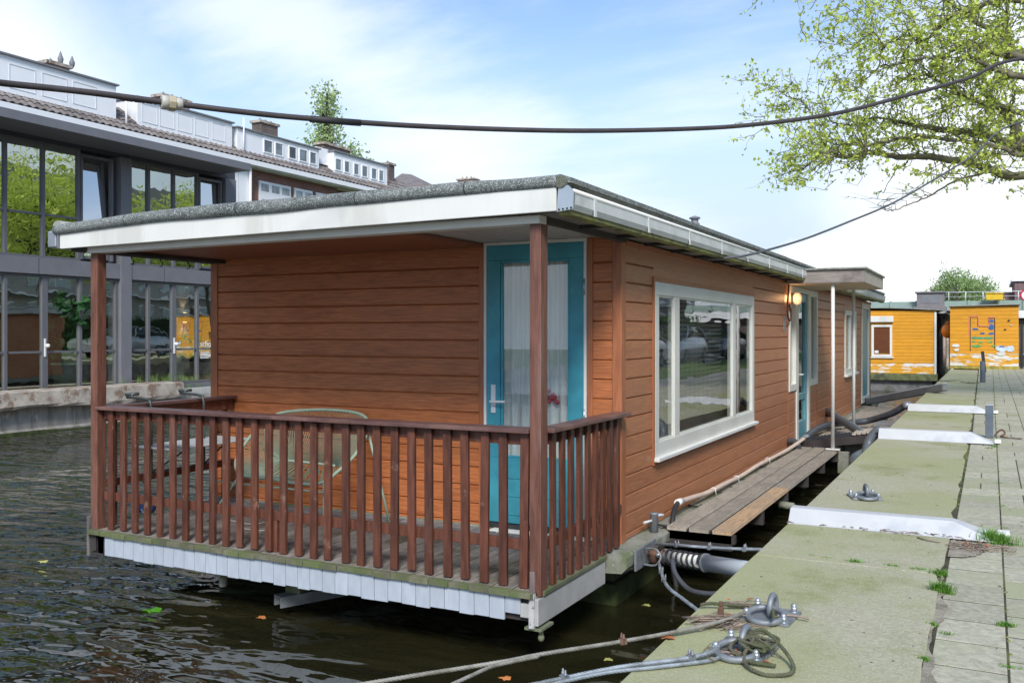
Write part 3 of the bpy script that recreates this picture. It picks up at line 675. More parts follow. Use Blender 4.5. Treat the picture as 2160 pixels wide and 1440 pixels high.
# steel channel under the deck
c = MB(); a = Vector((-4.485,5.06,.135)); dv = Vector((.42,.9,0)).normalized()*1.2; sd_ = dv.cross(Vector((0,0,1))).normalized()
for (o0, o1, z0, z1) in ((-.055,.055,.0,.006),(-.055,-.049,-.07,.0),(.049,.055,-.07,0)):
    q = [a+sd_*o0+Vector((0,0,z0)), a+sd_*o1+Vector((0,0,z0)), a+sd_*o1+Vector((0,0,z1)), a+sd_*o0+Vector((0,0,z1))]; c.prism(q, dv)
ch = part(hb, 'steel_channel', c, galv)
part(ch, 'wood_block', MB().box(-4.50,-4.37,5.16,5.32,.14,.21).box(-4.46,-4.39,5.18,5.30,.21,.32), deck_mossy, .005)
part(hb, 'under_bracket', MB().box(-5.02,-4.96,4.99,5.09,.22,.32).cyl((-4.99,5.05,.15),(-4.99,5.05,.25),.03), concrete, .004)
# posts
part(hb, 'porch_post', MB().box(-2.416,-2.342,4.90,4.995,.45,2.65), post_wood, .004)
part(hb, 'porch_post', MB().box(-6.226,-6.151,4.90,4.985,.33,2.63), post_wood, .004)
# ------------------------------------------------------------ railings
def railing(label=None): return None
fr_ = part(hb, 'front_railing', MB().box(-6.14,-2.418,4.955,4.99,1.33,1.40).box(-6.14,-2.418,4.955,4.99,.70,.765), rail_wood, .003)
part(fr_, 'handrail', MB().box(-6.16,-2.418,4.885,5.035,1.405,1.432), cap_wood, .005)
b0 = None; xs = [-6.035+i*(3.555/27) for i in range(28)]
for i, xx in enumerate(xs):
    m_ = MB().box(-.0275,.0275,-.013,.013,.0,.92)
    if b0 is None:
        b0 = part(fr_, 'baluster', MB(), rail_wood, 0); bpy.data.objects.remove(b0)
        me = bpy.data.meshes.new('baluster'); me.from_pydata(m_.v, [], m_.f); me.materials.append(rail_wood)
        b0 = bpy.data.objects.new('baluster', me); col.objects.link(b0); bv = b0.modifiers.new('bevel','BEVEL'); bv.width = .003; bv.segments = 2
        b0.parent = fr_; o_ = b0
    else:
        o_ = b0.copy(); col.objects.link(o_); o_.parent = fr_
    jt = random.gauss(0,.004)
    o_.location = Vector((xx+jt, 4.938, .484+random.gauss(0,.004)))-ORG[hb.name]; o_.rotation_euler = (0, random.gauss(0,.004), 0)
    ORG[o_.name] = ORG[hb.name]
part(fr_, 'middle_post', MB().box(-4.47,-4.40,4.957,5.03,.478,.70), rail_wood, .003)
sr_ = part(hb, 'side_railing', MB().box(-2.40,-2.365,4.99,6.30,1.33,1.40).box(-2.40,-2.365,4.99,6.30,.70,.765), rail_wood, .003)
part(sr_, 'handrail', MB().box(-2.43,-2.30,4.992,6.325,1.405,1.432), cap_wood, .005)
for i in range(9):
    o_ = b0.copy(); col.objects.link(o_); o_.parent = sr_; o_.location = Vector((-2.352, 5.09+i*.135, .484))-ORG[hb.name]; o_.rotation_euler = (0,random.gauss(0,.004),R(90)); ORG[o_.name] = ORG[hb.name]
lr_ = part(hb, 'left_railing', MB().box(-6.16,-6.12,4.99,6.33,1.31,1.40).box(-6.16,-6.12,4.99,6.33,.80,.86), rail_wood, .003)
part(lr_, 'handrail', MB().box(-6.20,-6.08,4.992,6.325,1.405,1.432), cap_wood, .005)
for i in (0, 9):
    o_ = b0.copy(); col.objects.link(o_); o_.parent = lr_; o_.location = Vector((-6.175, 5.07+i*.133, .484))-ORG[hb.name]; o_.rotation_euler = (0,0,R(90)); ORG[o_.name] = ORG[hb.name]
# ------------------------------------------------------------ roof
RX0, RX1, RY0 = -6.47, -2.12, 4.80
part(hb, 'roof', MB().prism([(RX0,RY0+.02,2.79),(RX1,RY0+.02,2.855),(RX1,22.4,2.86),(RX0,22.4,2.82)], (0,0,.03)), felt)
part(hb, 'roof_structure', MB().prism([(RX0+.02,RY0+.03,2.72),(RX1-.14,RY0+.03,2.72),(RX1-.14,22.38,2.72),(RX0+.02,22.38,2.72)], (0,0,.07)), soffit_d)
fz = lambda x: (x+6.453)/(4.252)
fp = [(x, RY0, 2.655+.039*fz(x)) for x in (-6.453,-2.201)]+[(-2.201,RY0,2.842),(-2.9,RY0,2.84),(-4.0,RY0,2.843),(-5.2,RY0,2.842),(-5.9,RY0,2.828),(-6.453,RY0,2.806)]
fa = part(hb, 'front_fascia', MB().prism(fp, (0,.024,0)), white_paint, .004)
part(fa, 'fascia_end', MB().box(-6.475,-6.455,4.79,4.83,2.66,2.81), lead)
part(hb, 'porch_beam', MB().prism([(-6.24,4.875,2.617),(-2.34,4.875,2.640),(-2.34,4.875,2.69),(-6.24,4.875,2.69)], (0,.10,0)), beam_paint, .004)
def rolled_edge(p0, p1, m, name, r=.052, seams=(), arch=0):
    p0, p1 = Vector(p0), Vector(p1); n = int((p1-p0).length/.05); pts = []; rr = []
    for i in range(n+1):
        u = i/n; q = p0.lerp(p1, u); s_ = u*(p1-p0).length
        pts.append(q+Vector((0,0,.003*math.sin(s_*2.3)+.0015*math.sin(s_*7.1+1)+arch*.045*min(1,u*3.2)*max(0,1-u*.95)))); rr.append(r*(1+.03*math.sin(s_*3.1+2)+.02*math.sin(s_*9))*(1+arch*.28*math.sin(math.pi*min(1,u*1.1))**.6))
    o = part(hb, name, MB().tube(pts, rr, 14), m)
    mb = MB()
    for s_ in seams:
        i = int(s_/(p1-p0).length*n); d = (p1-p0).normalized(); mb.tube([pts[i]-d*.004, pts[i]+d*.004], [rr[i]*1.012]*2, 14)
    if seams: part(o, 'seam', mb, black_rub)
    return o
rolled_edge((-6.50,4.805,2.80),(-2.19,4.815,2.862), felt, 'front_roof_roll', .038, (.85,1.95,2.95,3.75), 1)
rolled_edge((-2.175,4.80,2.862),(-2.155,22.4,2.868), felt_side, 'side_roof_roll', .037, (2.0,4.0,6.0))
part(hb, 'left_roof_roll', MB().tube([(-6.50,4.81,2.83),(-6.50,22.4,2.83)], .05, 10), felt_side)
# gutter: tall zinc face, round lip, hangers, end cap
gp = [(-2.195,2.70),(-2.115,2.70),(-2.10,2.73),(-2.10,2.800),(-2.108,2.800),(-2.108,2.735),(-2.12,2.708),(-2.195,2.708)]
gt = part(hb, 'gutter', MB().prism([(x,4.83,z) for x,z in gp], (0,7.48,0)).prism([(x,14.6,z) for x,z in gp], (0,7.7,0)), gutter_m)
part(gt, 'gutter_lip', MB().tube([(-2.104,4.83,2.806),(-2.104,12.3,2.806)], .0125, 10).tube([(-2.104,14.6,2.806),(-2.104,22.3,2.806)], .0125, 8), alu_edge)
part(gt, 'end_cap', MB().prism([(-2.20,4.812,2.690),(-2.098,4.812,2.700),(-2.094,4.812,2.80),(-2.13,4.812,2.838),(-2.19,4.812,2.833)], (0,.02,0)), zinc)
for k in range(8): part(gt, 'gutter_bracket', MB().box(-2.0995,-2.094,5.12+k*.98,5.16+k*.98,2.69,2.80), gutter_m, .002)
mb = MB()
for k in range(4): mb.sphere((-2.185+k*.025, 4.808, 2.702+k*.002), .006, 8, 6)
part(gt, 'rivet', mb, black_rub)
part(hb, 'eave_batten', MB().box(-2.20,-2.125,4.84,12.3,2.672,2.699).box(-2.20,-2.125,14.6,22.3,2.672,2.699), moss_wood, .006)
part(hb, 'side_soffit', MB().box(-2.385,-2.195,4.88,22.3,2.694,2.715), soffit_d)
for k in range(15): part(hb, 'soffit_joist', MB().box(-2.38,-2.13,5.5+k*.66,5.53+k*.66,2.670,2.6935), dark_beam, .003)
part(hb, 'side_beam', MB().box(-2.395,-2.35,4.985,6.36,2.655,2.70), dark_beam, .004)
part(hb, 'left_gutter', MB().box(-6.60,-6.50,4.80,22.3,2.67,2.80), zinc, .01)
mb = MB(); x = -6.22
while x < -2.42: mb.box(x, min(x+.088,-2.40), 4.977, 6.34, 2.700+.003*(int(x*50)%2), 2.715); x += .092
part(hb, 'porch_ceiling', mb, ceil_grey, .003)
part(hb, 'ceiling_panel', MB().box(-6.33,-3.53,4.98,6.335,2.668,2.698), ceil_brown, .004)
part(hb, 'left_eave_beam', MB().box(-6.40,-6.23,4.86,6.34,2.635,2.70), dark_beam, .004)
def hook(c, s=.028):
    c = Vector(c); return [c, c+Vector((0,0,-.03))]+[c+Vector((math.sin(a)*s*.6, 0, -.03-s*(1-math.cos(a))*.5-.0)) for a in [R(k) for k in range(20,230,30)]]
for c_ in ((-2.55,5.2,2.70),): part(hb, 'ceiling_hook', MB().tube(hook(c_, .05), .004, 6), black_rub)
for k, yy in enumerate((5.05,5.35,5.65,5.95)): part(hb, 'ceiling_hook', MB().tube(hook((-6.30,yy,2.64), .045), .004, 6), black_rub)
# roof vent pipe
part(hb, 'roof_vent', MB().lathe((-4.06,14,2.95), [(.055,0),(.055,.68),(.075,.70),(.075,.74),(.055,.75),(.055,.80),(.085,.81),(.085,.83),(.0,.86)], 16), lead)
# canopy over the entrance
cn = part(hb, 'entrance_canopy', MB().box(-2.35,-1.40,12.30,12.33,2.635,2.80), canopy_m, .003)
part(cn, 'canopy_side', MB().box(-1.43,-1.40,12.331,14.55,2.635,2.80).box(-2.35,-1.431,14.52,14.55,2.635,2.80), canopy_e, .003)
part(cn, 'canopy_top', MB().box(-2.37,-1.375,12.27,14.58,2.801,2.825), felt_side, .004)
mb = MB(); y = 12.335
while y < 14.5: mb.box(-2.385,-1.435,y,min(y+.142,14.518),2.640,2.66); y += .146
part(cn, 'canopy_ceiling', mb, canopy_u, .003)
for (px_, py_) in ((-1.79,12.38),(-1.79,14.40)):
    q = part(hb, 'canopy_post', MB().cyl((px_,py_,.525),(px_,py_,2.64),.023), white_paint)
    part(q, 'foot_plate', MB().box(px_-.085,px_+.085,py_-.05,py_+.05,.512,.524), white_paint, .002)
    part(q, 'head_plate', MB().box(px_-.08,px_+.08,py_-.05,py_+.05,2.628,2.639), white_paint, .002)
# wall lamp with cage, its cable and a small number plate
lm = part(hb, 'wall_lamp', MB().lathe((0,0,0),[(.0,0)],3) if False else MB().box(XW+.003,XW+.04,12.68,12.78,2.40,2.53), black_rub, .008)
g_ = MB(); g_.sphere((XW+.095,12.73,2.455), .052, 14, 10, (1,1,1.35)); part(lm, 'lamp_glass', g_, lampg)
c_ = MB()
for k in range(4):
    a = k*math.pi/4; c_.tube([(XW+.095+math.sin(t_)*.062*math.cos(a), 12.73+math.sin(t_)*.062*math.sin(a), 2.455+math.cos(t_)*.085) for t_ in [R(q) for q in range(0,361,24)]], .0035, 5)
for z_ in (-.03,.03): c_.tube([(XW+.095+.060*math.cos(R(q)), 12.73+.060*math.sin(R(q)), 2.455+z_) for q in range(0,361,24)], .0035, 5)
part(lm, 'lamp_cage', c_, handle_m)
ll = bpy.data.lights.new('lamp_light','POINT'); ll.energy = .45; ll.color = (1,.55,.25); ll.shadow_soft_size = .05
lo_ = bpy.data.objects.new('lamp_light', ll); col.objects.link(lo_); lo_.location = (XW+.06,12.60,2.46)
cb_ = smooth_path([(XW+.03,12.50,2.66),(XW+.03,12.47,2.55),(XW+.03,12.42,2.42),(XW+.035,12.38,2.28),(XW+.035,12.48,2.17),(XW+.035,12.60,2.18),(XW+.03,12.62,2.28),(XW+.03,12.56,2.37),(XW+.03,12.66,2.42)], 6)
part(lm, 'lamp_cable', MB().tube(cb_, .011, 8), mat('brown_cable', (.07,.035,.03), .5, .1, 8))
nb = MB().box(XW+.001,XW+.014,12.27,12.36,2.03,2.09).box(XW+.001,XW+.014,12.27,12.36,2.095,2.155).box(XW+.001,XW+.014,12.27,12.36,2.16,2.22)
part(hb, 'wall_sockets', nb, galv, .002)
# gangplank decking along the hull
gw = part(hb, 'side_walkway', MB().box(-2.24,-1.72,6.99,7.05,.40,.462), dark_beam)
def plank(x0, x1, y0, y1, z, m, name='plank'):
    g = 7; wv = (x1-x0)/(2*g-.2); pr = [(x0, z-.028)]
    for k in range(g):
        pr += [(x0+wv*2*k, z), (x0+wv*(2*k+1.1), z)]
        if k < g-1: pr += [(x0+wv*(2*k+1.2), z-.013), (x0+wv*(2*k+1.9), z-.013)]
    pr += [(x1, z-.028)]
    pr = [q for q in pr if q[0] <= x1+1e-6]
    return part(gw, name, MB().prism([(a, y0, b) for a, b in pr], (0, y1-y0, 0)), m)
for (a, b, m1, m2) in ((-2.235,-2.085,plank_wood,plank_wood),(-2.060,-1.910,plank_wood,plank_wood),(-1.880,-1.735,plank_new,plank_wood)):
    o_ = plank(a, b, 6.95+ru(-.02,.02), 9.18, .502, m1, 'plank')
    if m1 is plank_new: o_['label'] = 'newer orange plank at the near outer edge of the walkway'
    plank(a, b, 9.19, 12.62+ru(-.03,.03), .502, m2)
    plank(a, b, 13.75, 15.9, .502, plank_wood); plank(a, b, 15.92, 18.9, .502, plank_wood); plank(a, b, 18.92, 20.2, .502, plank_wood)
for y_ in (7.02,8.1,9.18,10.3,11.4,12.5,13.9,15.9,18.9,20.1):
    part(gw, 'bracket', MB().box(-2.30,-1.74,y_-.03,y_+.03,.345,.473), dark_beam, .004)
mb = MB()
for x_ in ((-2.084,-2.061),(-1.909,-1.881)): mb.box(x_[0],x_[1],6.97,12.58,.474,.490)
part(gw, 'gap_shade', mb, black_rub)  # black strips added to paint the shade between the planks
mb = MB()
for y_ in (7.15,7.7,8.3,9.1,9.28,9.8,10.6,11.3,12.1):
    for x_ in (-2.20,-2.11,-2.03,-1.94,-1.85,-1.77): mb.cyl((x_,y_,.500),(x_,y_,.5035),.0035,8)
part(gw, 'screw', mb, black_rub)
part(gw, 'float', MB().cyl((-1.80,9.05,.36),(-1.66,9.06,.35),.035).cyl((-1.68,9.06,.33),(-1.62,9.04,.32),.045), concrete)
mb = MB()
for y_ in (7.0,7.9,8.7,9.6,10.6,11.5): mb.tube([(-2.38,y_+.1,.478),(-2.30,y_,.490),(-2.22,y_,.49)], .008, 6)
part(gw, 'clamp_rod', mb, black_rub)
# little steel bollard on the rim
bo = part(hb, 'rim_bollard', MB().lathe((-2.30,6.83,.465), [(.0,.0),(.032,0),(.032,.14),(.036,.145),(.036,.155),(.0,.157)], 18), galv)
part(bo, 'cross_pin', MB().cyl((-2.35,6.73,.555),(-2.29,6.85,.565),.010).cyl((-2.24,6.87,.60),(-2.29,6.83,.60),.012), alu_white)
# ============================================================ THINGS ON THE PORCH
random.seed(21)
ch = thing('lounge_chair', 'pale green corded lounge chair standing on the porch deck', 'chair', (-4.9, 5.8, .48))
ring = smooth_path([PY(608,868,6.12),PY(690,864,6.17),PY(762,874,6.12),PY(776,905,6.02),PY(752,955,5.88),PY(715,992,5.72),PY(680,1017,5.58),PY(635,1020,5.52),PY(575,1010,5.52),PY(520,1004,5.56),PY(499,990,5.64),PY(502,960,5.76),PY(535,912,5.96),(PY(572,880,6.06))], 8, True)
part(ch, 'frame_ring', MB().tube(ring, .0135, 10, closed=True), chair_fr)
inner = [PY(592,970,5.93),PY(640,974,5.93),PY(708,982,5.90)]
ib = smooth_path(inner, 10)
part(ch, 'back_bar', MB().tube(ib, .010, 8), chair_fr)
mb = MB(); n = len(ring)
def at_ring(u):
    i = (u % 1)*n; k = int(i) % n; return ring[k].lerp(ring[(k+1) % n], i-int(i))
for k in range(84):                       # back cords, ring left to right -> bar
    u = -.16+k/83*.50; a = at_ring(u); t_ = max(0, min(1, (k/83-.06)/.88)); b = ib[min(len(ib)-1, int(t_*(len(ib)-1)))].lerp(ib[min(len(ib)-1, int(t_*(len(ib)-1))+1)], t_*(len(ib)-1) % 1)
    mb.tube([a, b], .0028, 5)
part(ch, 'back_cords', mb, cord_m)
mb = MB()
for k in range(70):
    u = .36+k/69*.50; a = at_ring(u); t_ = 1-k/69; b = ib[min(len(ib)-1, int(t_*(len(ib)-1)))]
    mid = a.lerp(b, .5)+Vector((0,0,-.05)); mb.tube([a, mid, b], .0034, 5)
part(ch, 'seat_cords', mb, cord_m)
Z0 = .482
for a, b in ((PY(506,1002,5.60),(-5.62,5.52,Z0)),(PY(683,1017,5.56),(-4.42,5.50,Z0)),(PY(772,890,6.06),(-4.20,6.04,Z0)),(PY(560,890,6.03),(-5.45,6.02,Z0))):
    part(ch, 'leg', MB().tube([a, a.lerp(Vector(b), .5), b], .011, 8), chair_fr)
part(ch, 'stretcher', MB().tube([(-5.62,5.52,.93-.12),(-4.42,5.50,.93-.12)], .008, 6), chair_fr)
# balcony table hooked on the left railing
tb = thing('balcony_table', 'grey folding balcony table hooked over the left porch railing', 'table', (-5.9, 5.6, 1.08))
part(tb, 'table_top', MB().box(-6.06,-5.62,5.18,6.05,1.085,1.10), table_top, .006)
for y_ in (5.27, 5.83):
    arm = smooth_path([(-6.26,y_,1.475),(-6.16,y_,1.475),(-6.03,y_,1.465),(-5.985,y_,1.43),(-5.98,y_,1.30),(-5.98,y_,1.05),(-5.98,y_,.88),(-6.0,y_,.82),(-6.07,y_,.80)], 4)
    a_ = part(tb, 'hook_arm', MB().tube(arm, .0115, 8), dark_metal)
    part(a_, 'clamp_knob', MB().cyl((-6.20,y_,1.47),(-6.20,y_,1.50),.012).tube([(-6.245,y_-.03,1.50),(-6.155,y_+.03,1.505)], .013, 8), dark_metal)
part(tb, 'strut', MB().tube([(-5.98,5.27,.88),(-5.98,5.83,.88)], .010, 8).tube([(-5.98,5.27,.88),(-5.66,5.35,1.085)], .008, 6).tube([(-5.98,5.83,.88),(-5.66,5.75,1.085)], .008, 6), dark_metal)
bg = MB(); bc = PZ(298,1085,.49)
bg.sphere((bc.x,bc.y+.05,.49+.055), .075, 12, 8, (1.3,.8,.85))
b_ = solo('bag', bg, mat('blue_cloth', (.03,.06,.18), .8, .3, 14, bump=.4, c2=(.5,.55,.65), c2s=7, c2r=(.55,.6)), 'small blue and white bag on the deck behind the far left railing slats', 'bag')
b_.location.z = .482
solo('string', MB().tube(smooth_path([PZ(480,1095,.487),PZ(530,1105,.487),PZ(575,1098,.487),PZ(560,1118,.487),PZ(500,1112,.487)],6), .0025, 5), white_paint, 'thin white string lying loose on the porch deck', 'string')
# ============================================================ FENDER STRUT, MOORINGS
fs = thing('fender_strut', 'sprung grey steel strut holding the houseboat off the quay', 'fender strut', (-1.7,6.15,.44))
A, B = Vector((-2.17,6.40,.405)), Vector((-1.13,5.87,.50)); D = (B-A).normalized()
part(fs, 'pipe', MB().cyl(A+D*.52, B, .055, 20), mat('strut_paint', (.42,.47,.51), .5, .12, 5, bump=.05, c3=(.4,.42,.42), c3s=7, c3r=(.66,.74)))
part(fs, 'inner_tube', MB().cyl(A+D*.13, A+D*.54, .043, 16), white_paint)
part(fs, 'end_ring', MB().cyl(A+D*.505, A+D*.525, .064, 20), galv)
hx = []; u_ = D.cross(Vector((0,0,1))).normalized(); w_ = D.cross(u_)
for k in range(0, 7*16+1): a = k*2*math.pi/16; hx.append(A+D*(.14+.35*k/(7*16))+(u_*math.cos(a)+w_*math.sin(a))*.053)
part(fs, 'spring', MB().tube(hx, .0075, 8), black_rub)
mb = MB().box(-2.222,-2.205,6.16,6.60,.33,.475); part(fs, 'hull_plate', mb, galv, .003)
part(fs, 'pivot', MB().cyl(A+D*.02+Vector((0,0,-.05)), A+D*.02+Vector((0,0,.05)), .035).cyl(A-D*.04, A+D*.14, .022).cyl(A+D*.12, A+D*.14, .055), rust)
part(fs, 'shackle', MB().tube(smooth_path([A+Vector((-.02,-.10,.06)),A+Vector((.07,-.13,.07)),A+Vector((.11,-.14,.02)),A+Vector((.07,-.14,-.04)),A+Vector((-.03,-.11,-.05))],5), .008, 8), galv)
part(fs, 'bolt', MB().sphere(A+Vector((.06,-.04,.01)), .020, 10, 6), zinc)
def wire(name, pts, r, m, label, cat, twist=.07, clamps=(), group=None, sub=8, clampm=None, strands=4):
    pts = smooth_path(pts, sub); o = thing(name, label, cat, pts[0], group)
    part(o, 'rope', rope_tube(MB(), pts, r, twist, strands), m)
    L = sum((pts[i+1]-pts[i]).length for i in range(len(pts)-1))
    for c in clamps:
        s_ = 0
        for i in range(len(pts)-1):
            l = (pts[i+1]-pts[i]).length
            if s_+l >= c*L: break
            s_ += l
        q = pts[i].lerp(pts[i+1], (c*L-s_)/l); d = (pts[i+1]-pts[i]).normalized(); sd = d.cross(Vector((0,0,1))).normalized()
        rc = min(r, .009)
        cm = MB().obox(q, d*rc*1.5, sd*r*1.3, Vector((0,0,r*1.15)))
        for e in (-1, 1): cm.cyl(q+sd*r*1.0*e+Vector((0,0,-r*1.5)), q+sd*r*1.0*e+Vector((0,0,r+rc*2.4)), rc*.38, 8); cm.cyl(q+sd*r*1.0*e+Vector((0,0,r*1.1)), q+sd*r*1.0*e+Vector((0,0,r*1.1+rc)), rc*.7, 6)
        part(o, 'clamp', cm, clampm or galv)
    return o
E_ = A+Vector((.10,-.12,.0))
wire('mooring_wire', [E_+Vector((0,-.03,-.02)), PT(1405,1232,5.5), PT(1440,1262,5.2), PT(1473,1288,4.95), PT(1500,1320,4.7)], .011, rope_b, 'grey wire rope running down from the hull plate behind the quay edge', 'mooring wire', clamps=(.25,.45))
wire('mooring_wire', [A+Vector((.02,.02,.075)), PT(1440,1150,6.2), PT(1480,1153,6.1), PT(1560,1157,5.95), PT(1612,1158,5.85), PT(1650,1160,5.8)], .011, rope_b, 'wire rope stretched level above the strut from hull to quay', 'mooring wire', clamps=(.35,.6,.8))
solo('underwater_hose', MB().tube(smooth_path([PT(1418,1180,6.0),PT(1425,1210,5.9),PT(1450,1240,5.8),PT(1480,1250,5.7),PT(1520,1250,5.6),PT(1560,1235,5.5)],6), .016, 8), hose_d, 'dark hose looping down to the water under the strut', 'hose')
# the two long wires in the foreground
R1 = Vector((-.80,3.775,.862)); R2 = Vector((-.80,3.31,.862))
wire('mooring_wire', [R1+Vector((-.075,0,.01)), PZ(1520,1310,.868), PZ(1440,1329,.862), PZ(1300,1354,.855), PZ(1136,1380,.845), PZ(1060,1395,.84), PZ(900,1420,.83), PZ(760,1443,.82), PZ(560,1475,.81)], .0085, rope_m, 'upper wire rope from the far mooring ring out over the dark water', 'mooring wire', .06, (.33,), sub=6, clampm=rust)
wire('mooring_wire', [PZ(1136,1384,.845), PZ(1080,1395,.84), PZ(1036,1406,.835), PZ(990,1426,.83), PZ(930,1454,.82), PZ(860,1490,.81)], .0075, rope_m, 'tail of wire rope branching off below the rusty clamp', 'mooring wire', .06, sub=6)
wire('mooring_wire', [R2+Vector((-.07,0,.01)), PZ(1500,1375,.864), PZ(1450,1388,.858), PZ(1380,1397,.855), PZ(1300,1408,.85), PZ(1190,1430,.84), PZ(1120,1445,.835), PZ(1000,1472,.82)], .0095, rope_b, 'lower bluish wire rope from the near mooring ring over the water', 'mooring wire', .06, (.155,.66), sub=6)
wire('mooring_wire', [R2+Vector((-.05,-.05,-.008)), PZ(1500,1392,.852), PZ(1440,1400,.852), PZ(1370,1408,.85), PZ(1280,1418,.845), PZ(1170,1441,.838), PZ(1000,1480,.82)], .0075, rope_b, 'second strand beside the lower wire rope near the quay edge', 'mooring wire', .06, sub=6)
# mooring rings: plate, staple, ring, four cap nuts
def make_ring(loc, label, rz=0, flat=True):
    o = thing('mooring_ring', label, 'mooring ring', loc, 'mooring rings on the quay slabs')
    lx, ly, lz = loc
    part(o, 'base_plate', MB().box(lx-.10,lx+.10,ly-.105,ly+.105,lz,lz+.012), galv, .002)
    st = [(lx+.0+.0, ly-.045+.09*k/12*0-.0, 0) for k in range(0)]
    pts = [Vector((lx+.01, ly-.045, lz+.01)), Vector((lx+.01, ly-.045, lz+.045))]+[Vector((lx+.01, ly-.045*math.cos(R(a)), lz+.045+.045*math.sin(R(a)))) for a in range(15, 180, 15)]+[Vector((lx+.01, ly+.045, lz+.045)), Vector((lx+.01, ly+.045, lz+.01))]
    part(o, 'staple', MB().tube(pts, .0125, 10), dark_metal if False else galv)
    rp = [Vector((lx+.070*math.cos(R(a)), ly-.07+.070*math.sin(R(a)), lz+.026+(.012*math.sin(R(a))))) for a in range(0, 360, 12)]
    part(o, 'ring', MB().tube(rp, .0125, 10, closed=True), galv)
    for (dx, dy) in ((-.075,-.08),(.075,-.08),(-.075,.08),(.075,.08)):
        part(o, 'cap_nut', MB().cyl((lx+dx,ly+dy,lz+.012),(lx+dx,ly+dy,lz+.016),.018,16).cyl((lx+dx,ly+dy,lz+.016),(lx+dx,ly+dy,lz+.034),.0135,6).sphere((lx+dx,ly+dy,lz+.036),.012,10,6), zinc)
    o.rotation_euler = (0, 0, rz); return o
make_ring((-.80,3.845,.841), 'galvanised mooring ring beside the pile of twigs', R(-4))
make_ring((-.80,3.38,.841), 'nearest mooring ring, tangled in mossy rope', R(-6))
make_ring((-.79,6.93,.841), 'clean mooring ring on the slab beyond the first white cable cover', R(20))
# mossy ropes and litter
solo('mossy_rope', rope_tube(MB(), smooth_path([PZ(1478,1275,.86),PZ(1500,1272,.866),PZ(1540,1275,.862),PZ(1590,1276,.862),PZ(1625,1280,.87),PZ(1632,1300,.9)],6), .008, .04), hemp, 'short mossy rope ending at the far mooring ring', 'rope')
RR = [(0,.03,.02),(.05,-.01,.05),(.03,-.06,.01),(.06,-.13,-.008),(.13,-.165,-.012),(.20,-.12,-.01),(.19,-.04,.0),(.13,.04,.03),(.06,.08,.06),(.0,.05,.03),(-.03,-.02,.01),(.05,-.08,-.005),(.14,-.07,-.01)]
solo('mossy_rope', rope_tube(MB(), smooth_path([R2+Vector(q)+Vector((0,.02,0)) for q in RR],6), .0075, .035), hemp, 'tangled mossy rope looped around the nearest mooring ring', 'rope')
random.seed(19); q_ = [R2+Vector((.06+.055*math.cos(k*1.7)+ru(-.02,.02), .03+.05*math.sin(k*1.3)+ru(-.02,.02), .01+.04*abs(math.sin(k*.9)))) for k in range(22)]
solo('mossy_rope', rope_tube(MB(), smooth_path(q_,5), .0055, .03), hemp, 'knotted clump of thin weedy rope on the plate of the nearest mooring ring', 'rope')
def twigs(n, c, sx, sy, seed, lmin=.05, lmax=.17, zt=.05, ang=None):
    random.seed(seed); mb = MB()
    for _ in range(n):
        x, y = random.gauss(c[0], sx), random.gauss(c[1], sy); x = max(x, -1.085)
        a = random.gauss(*ang) if ang else ru(0, math.pi); l = ru(lmin, lmax); z = c[2]+.004+abs(random.gauss(0, zt))*.5
        d = Vector((math.cos(a), math.sin(a), ru(-.05,.05)))*l/2; p_ = Vector((x, y, z)); m_ = p_+Vector((ru(-.01,.01), ru(-.01,.01), ru(0,.008)))
        mb.tube([p_-d, m_, p_+d], [.0021, .0018, .0010], 5)
    return mb
struct('twig_litter', twigs(110, (-.945,3.655,.841), .055, .035, 5, .04, .14, zt=.018, ang=(.5,.5)), twig_m, 'stuff')
struct('twig_litter', twigs(34, (-.90,3.92,.841), .05, .022, 6, .04, .13, zt=.02, ang=(.3,.3)), twig_m, 'stuff')
struct('twig_litter', twigs(45, (-.78,3.36,.845), .05, .06, 7, .04, .12, zt=.02), twig_m, 'stuff')
struct('twig_litter', twigs(150, (-.06,5.64,.83), .075, .055, 8, .02, .09, .012), twig_m, 'stuff')
struct('twig_litter', twigs(60, (-.45,5.80,.842), .30, .012, 9, .02, .07, .006, ang=(-.1,.4)), twig_m, 'stuff')
solo('stick', MB().tube(smooth_path([PZ(1640,1298,.865),PZ(1665,1297,.86),PZ(1690,1300,.86),PZ(1706,1305,.855)],4), [.005]*13, 6), twig_m, 'bent stick lying across the far mooring ring plate', 'stick')
solo('stick', MB().tube([PZ(1935,1133,.845),PZ(1958,1139,.848),PZ(1982,1143,.845)], .004, 6), twig_m, 'short dark stick beside the near white cable cover', 'stick')
solo('wood_block', MB().box(-.985,-.963,3.72,3.74,.85,.89).box(-.982,-.966,3.723,3.737,.89,.912), rust, 'small rusty stub standing up on the twigs by the wire', 'bolt', bev=.004)
def leafshape(c, s, ang, m, label, cat='leaf', z=.004):
    pts = []; random.seed(int(c.x*1000) % 97)
    for k in range(14):
        a = 2*math.pi*k/14; r = s*(1 if k % 2 else .62)*(1.5 if k == 0 else 1); pts.append((c.x+r*math.cos(a+ang), c.y+.8*r*math.sin(a+ang), c.z+z+.15*s*math.sin(a*2)))
    mb = MB(); n = len(pts); mb.v += pts+[(c.x, c.y, c.z+z+.006)]; mb.f += [(k, (k+1) % n, n) for k in range(n)]; mb.sm += [False]*n
    return solo('fallen_leaf', mb, m, label, cat)
leafshape(PZ(318,1287,0), .085, .4, fresh, 'bright green leaf floating on the water left of the porch')
leafshape(PZ(549,1303,0), .045, 1., orangeleaf, 'orange brown leaf floating under the porch edge')
leafshape(PZ(90,1184,0), .055, .2, paleleaf, 'pale yellow leaf floating at the far left of the water')
leafshape(PZ(1063,1430,0), .045, .2, orangeleaf, 'brown leaf floating near the bottom wire')
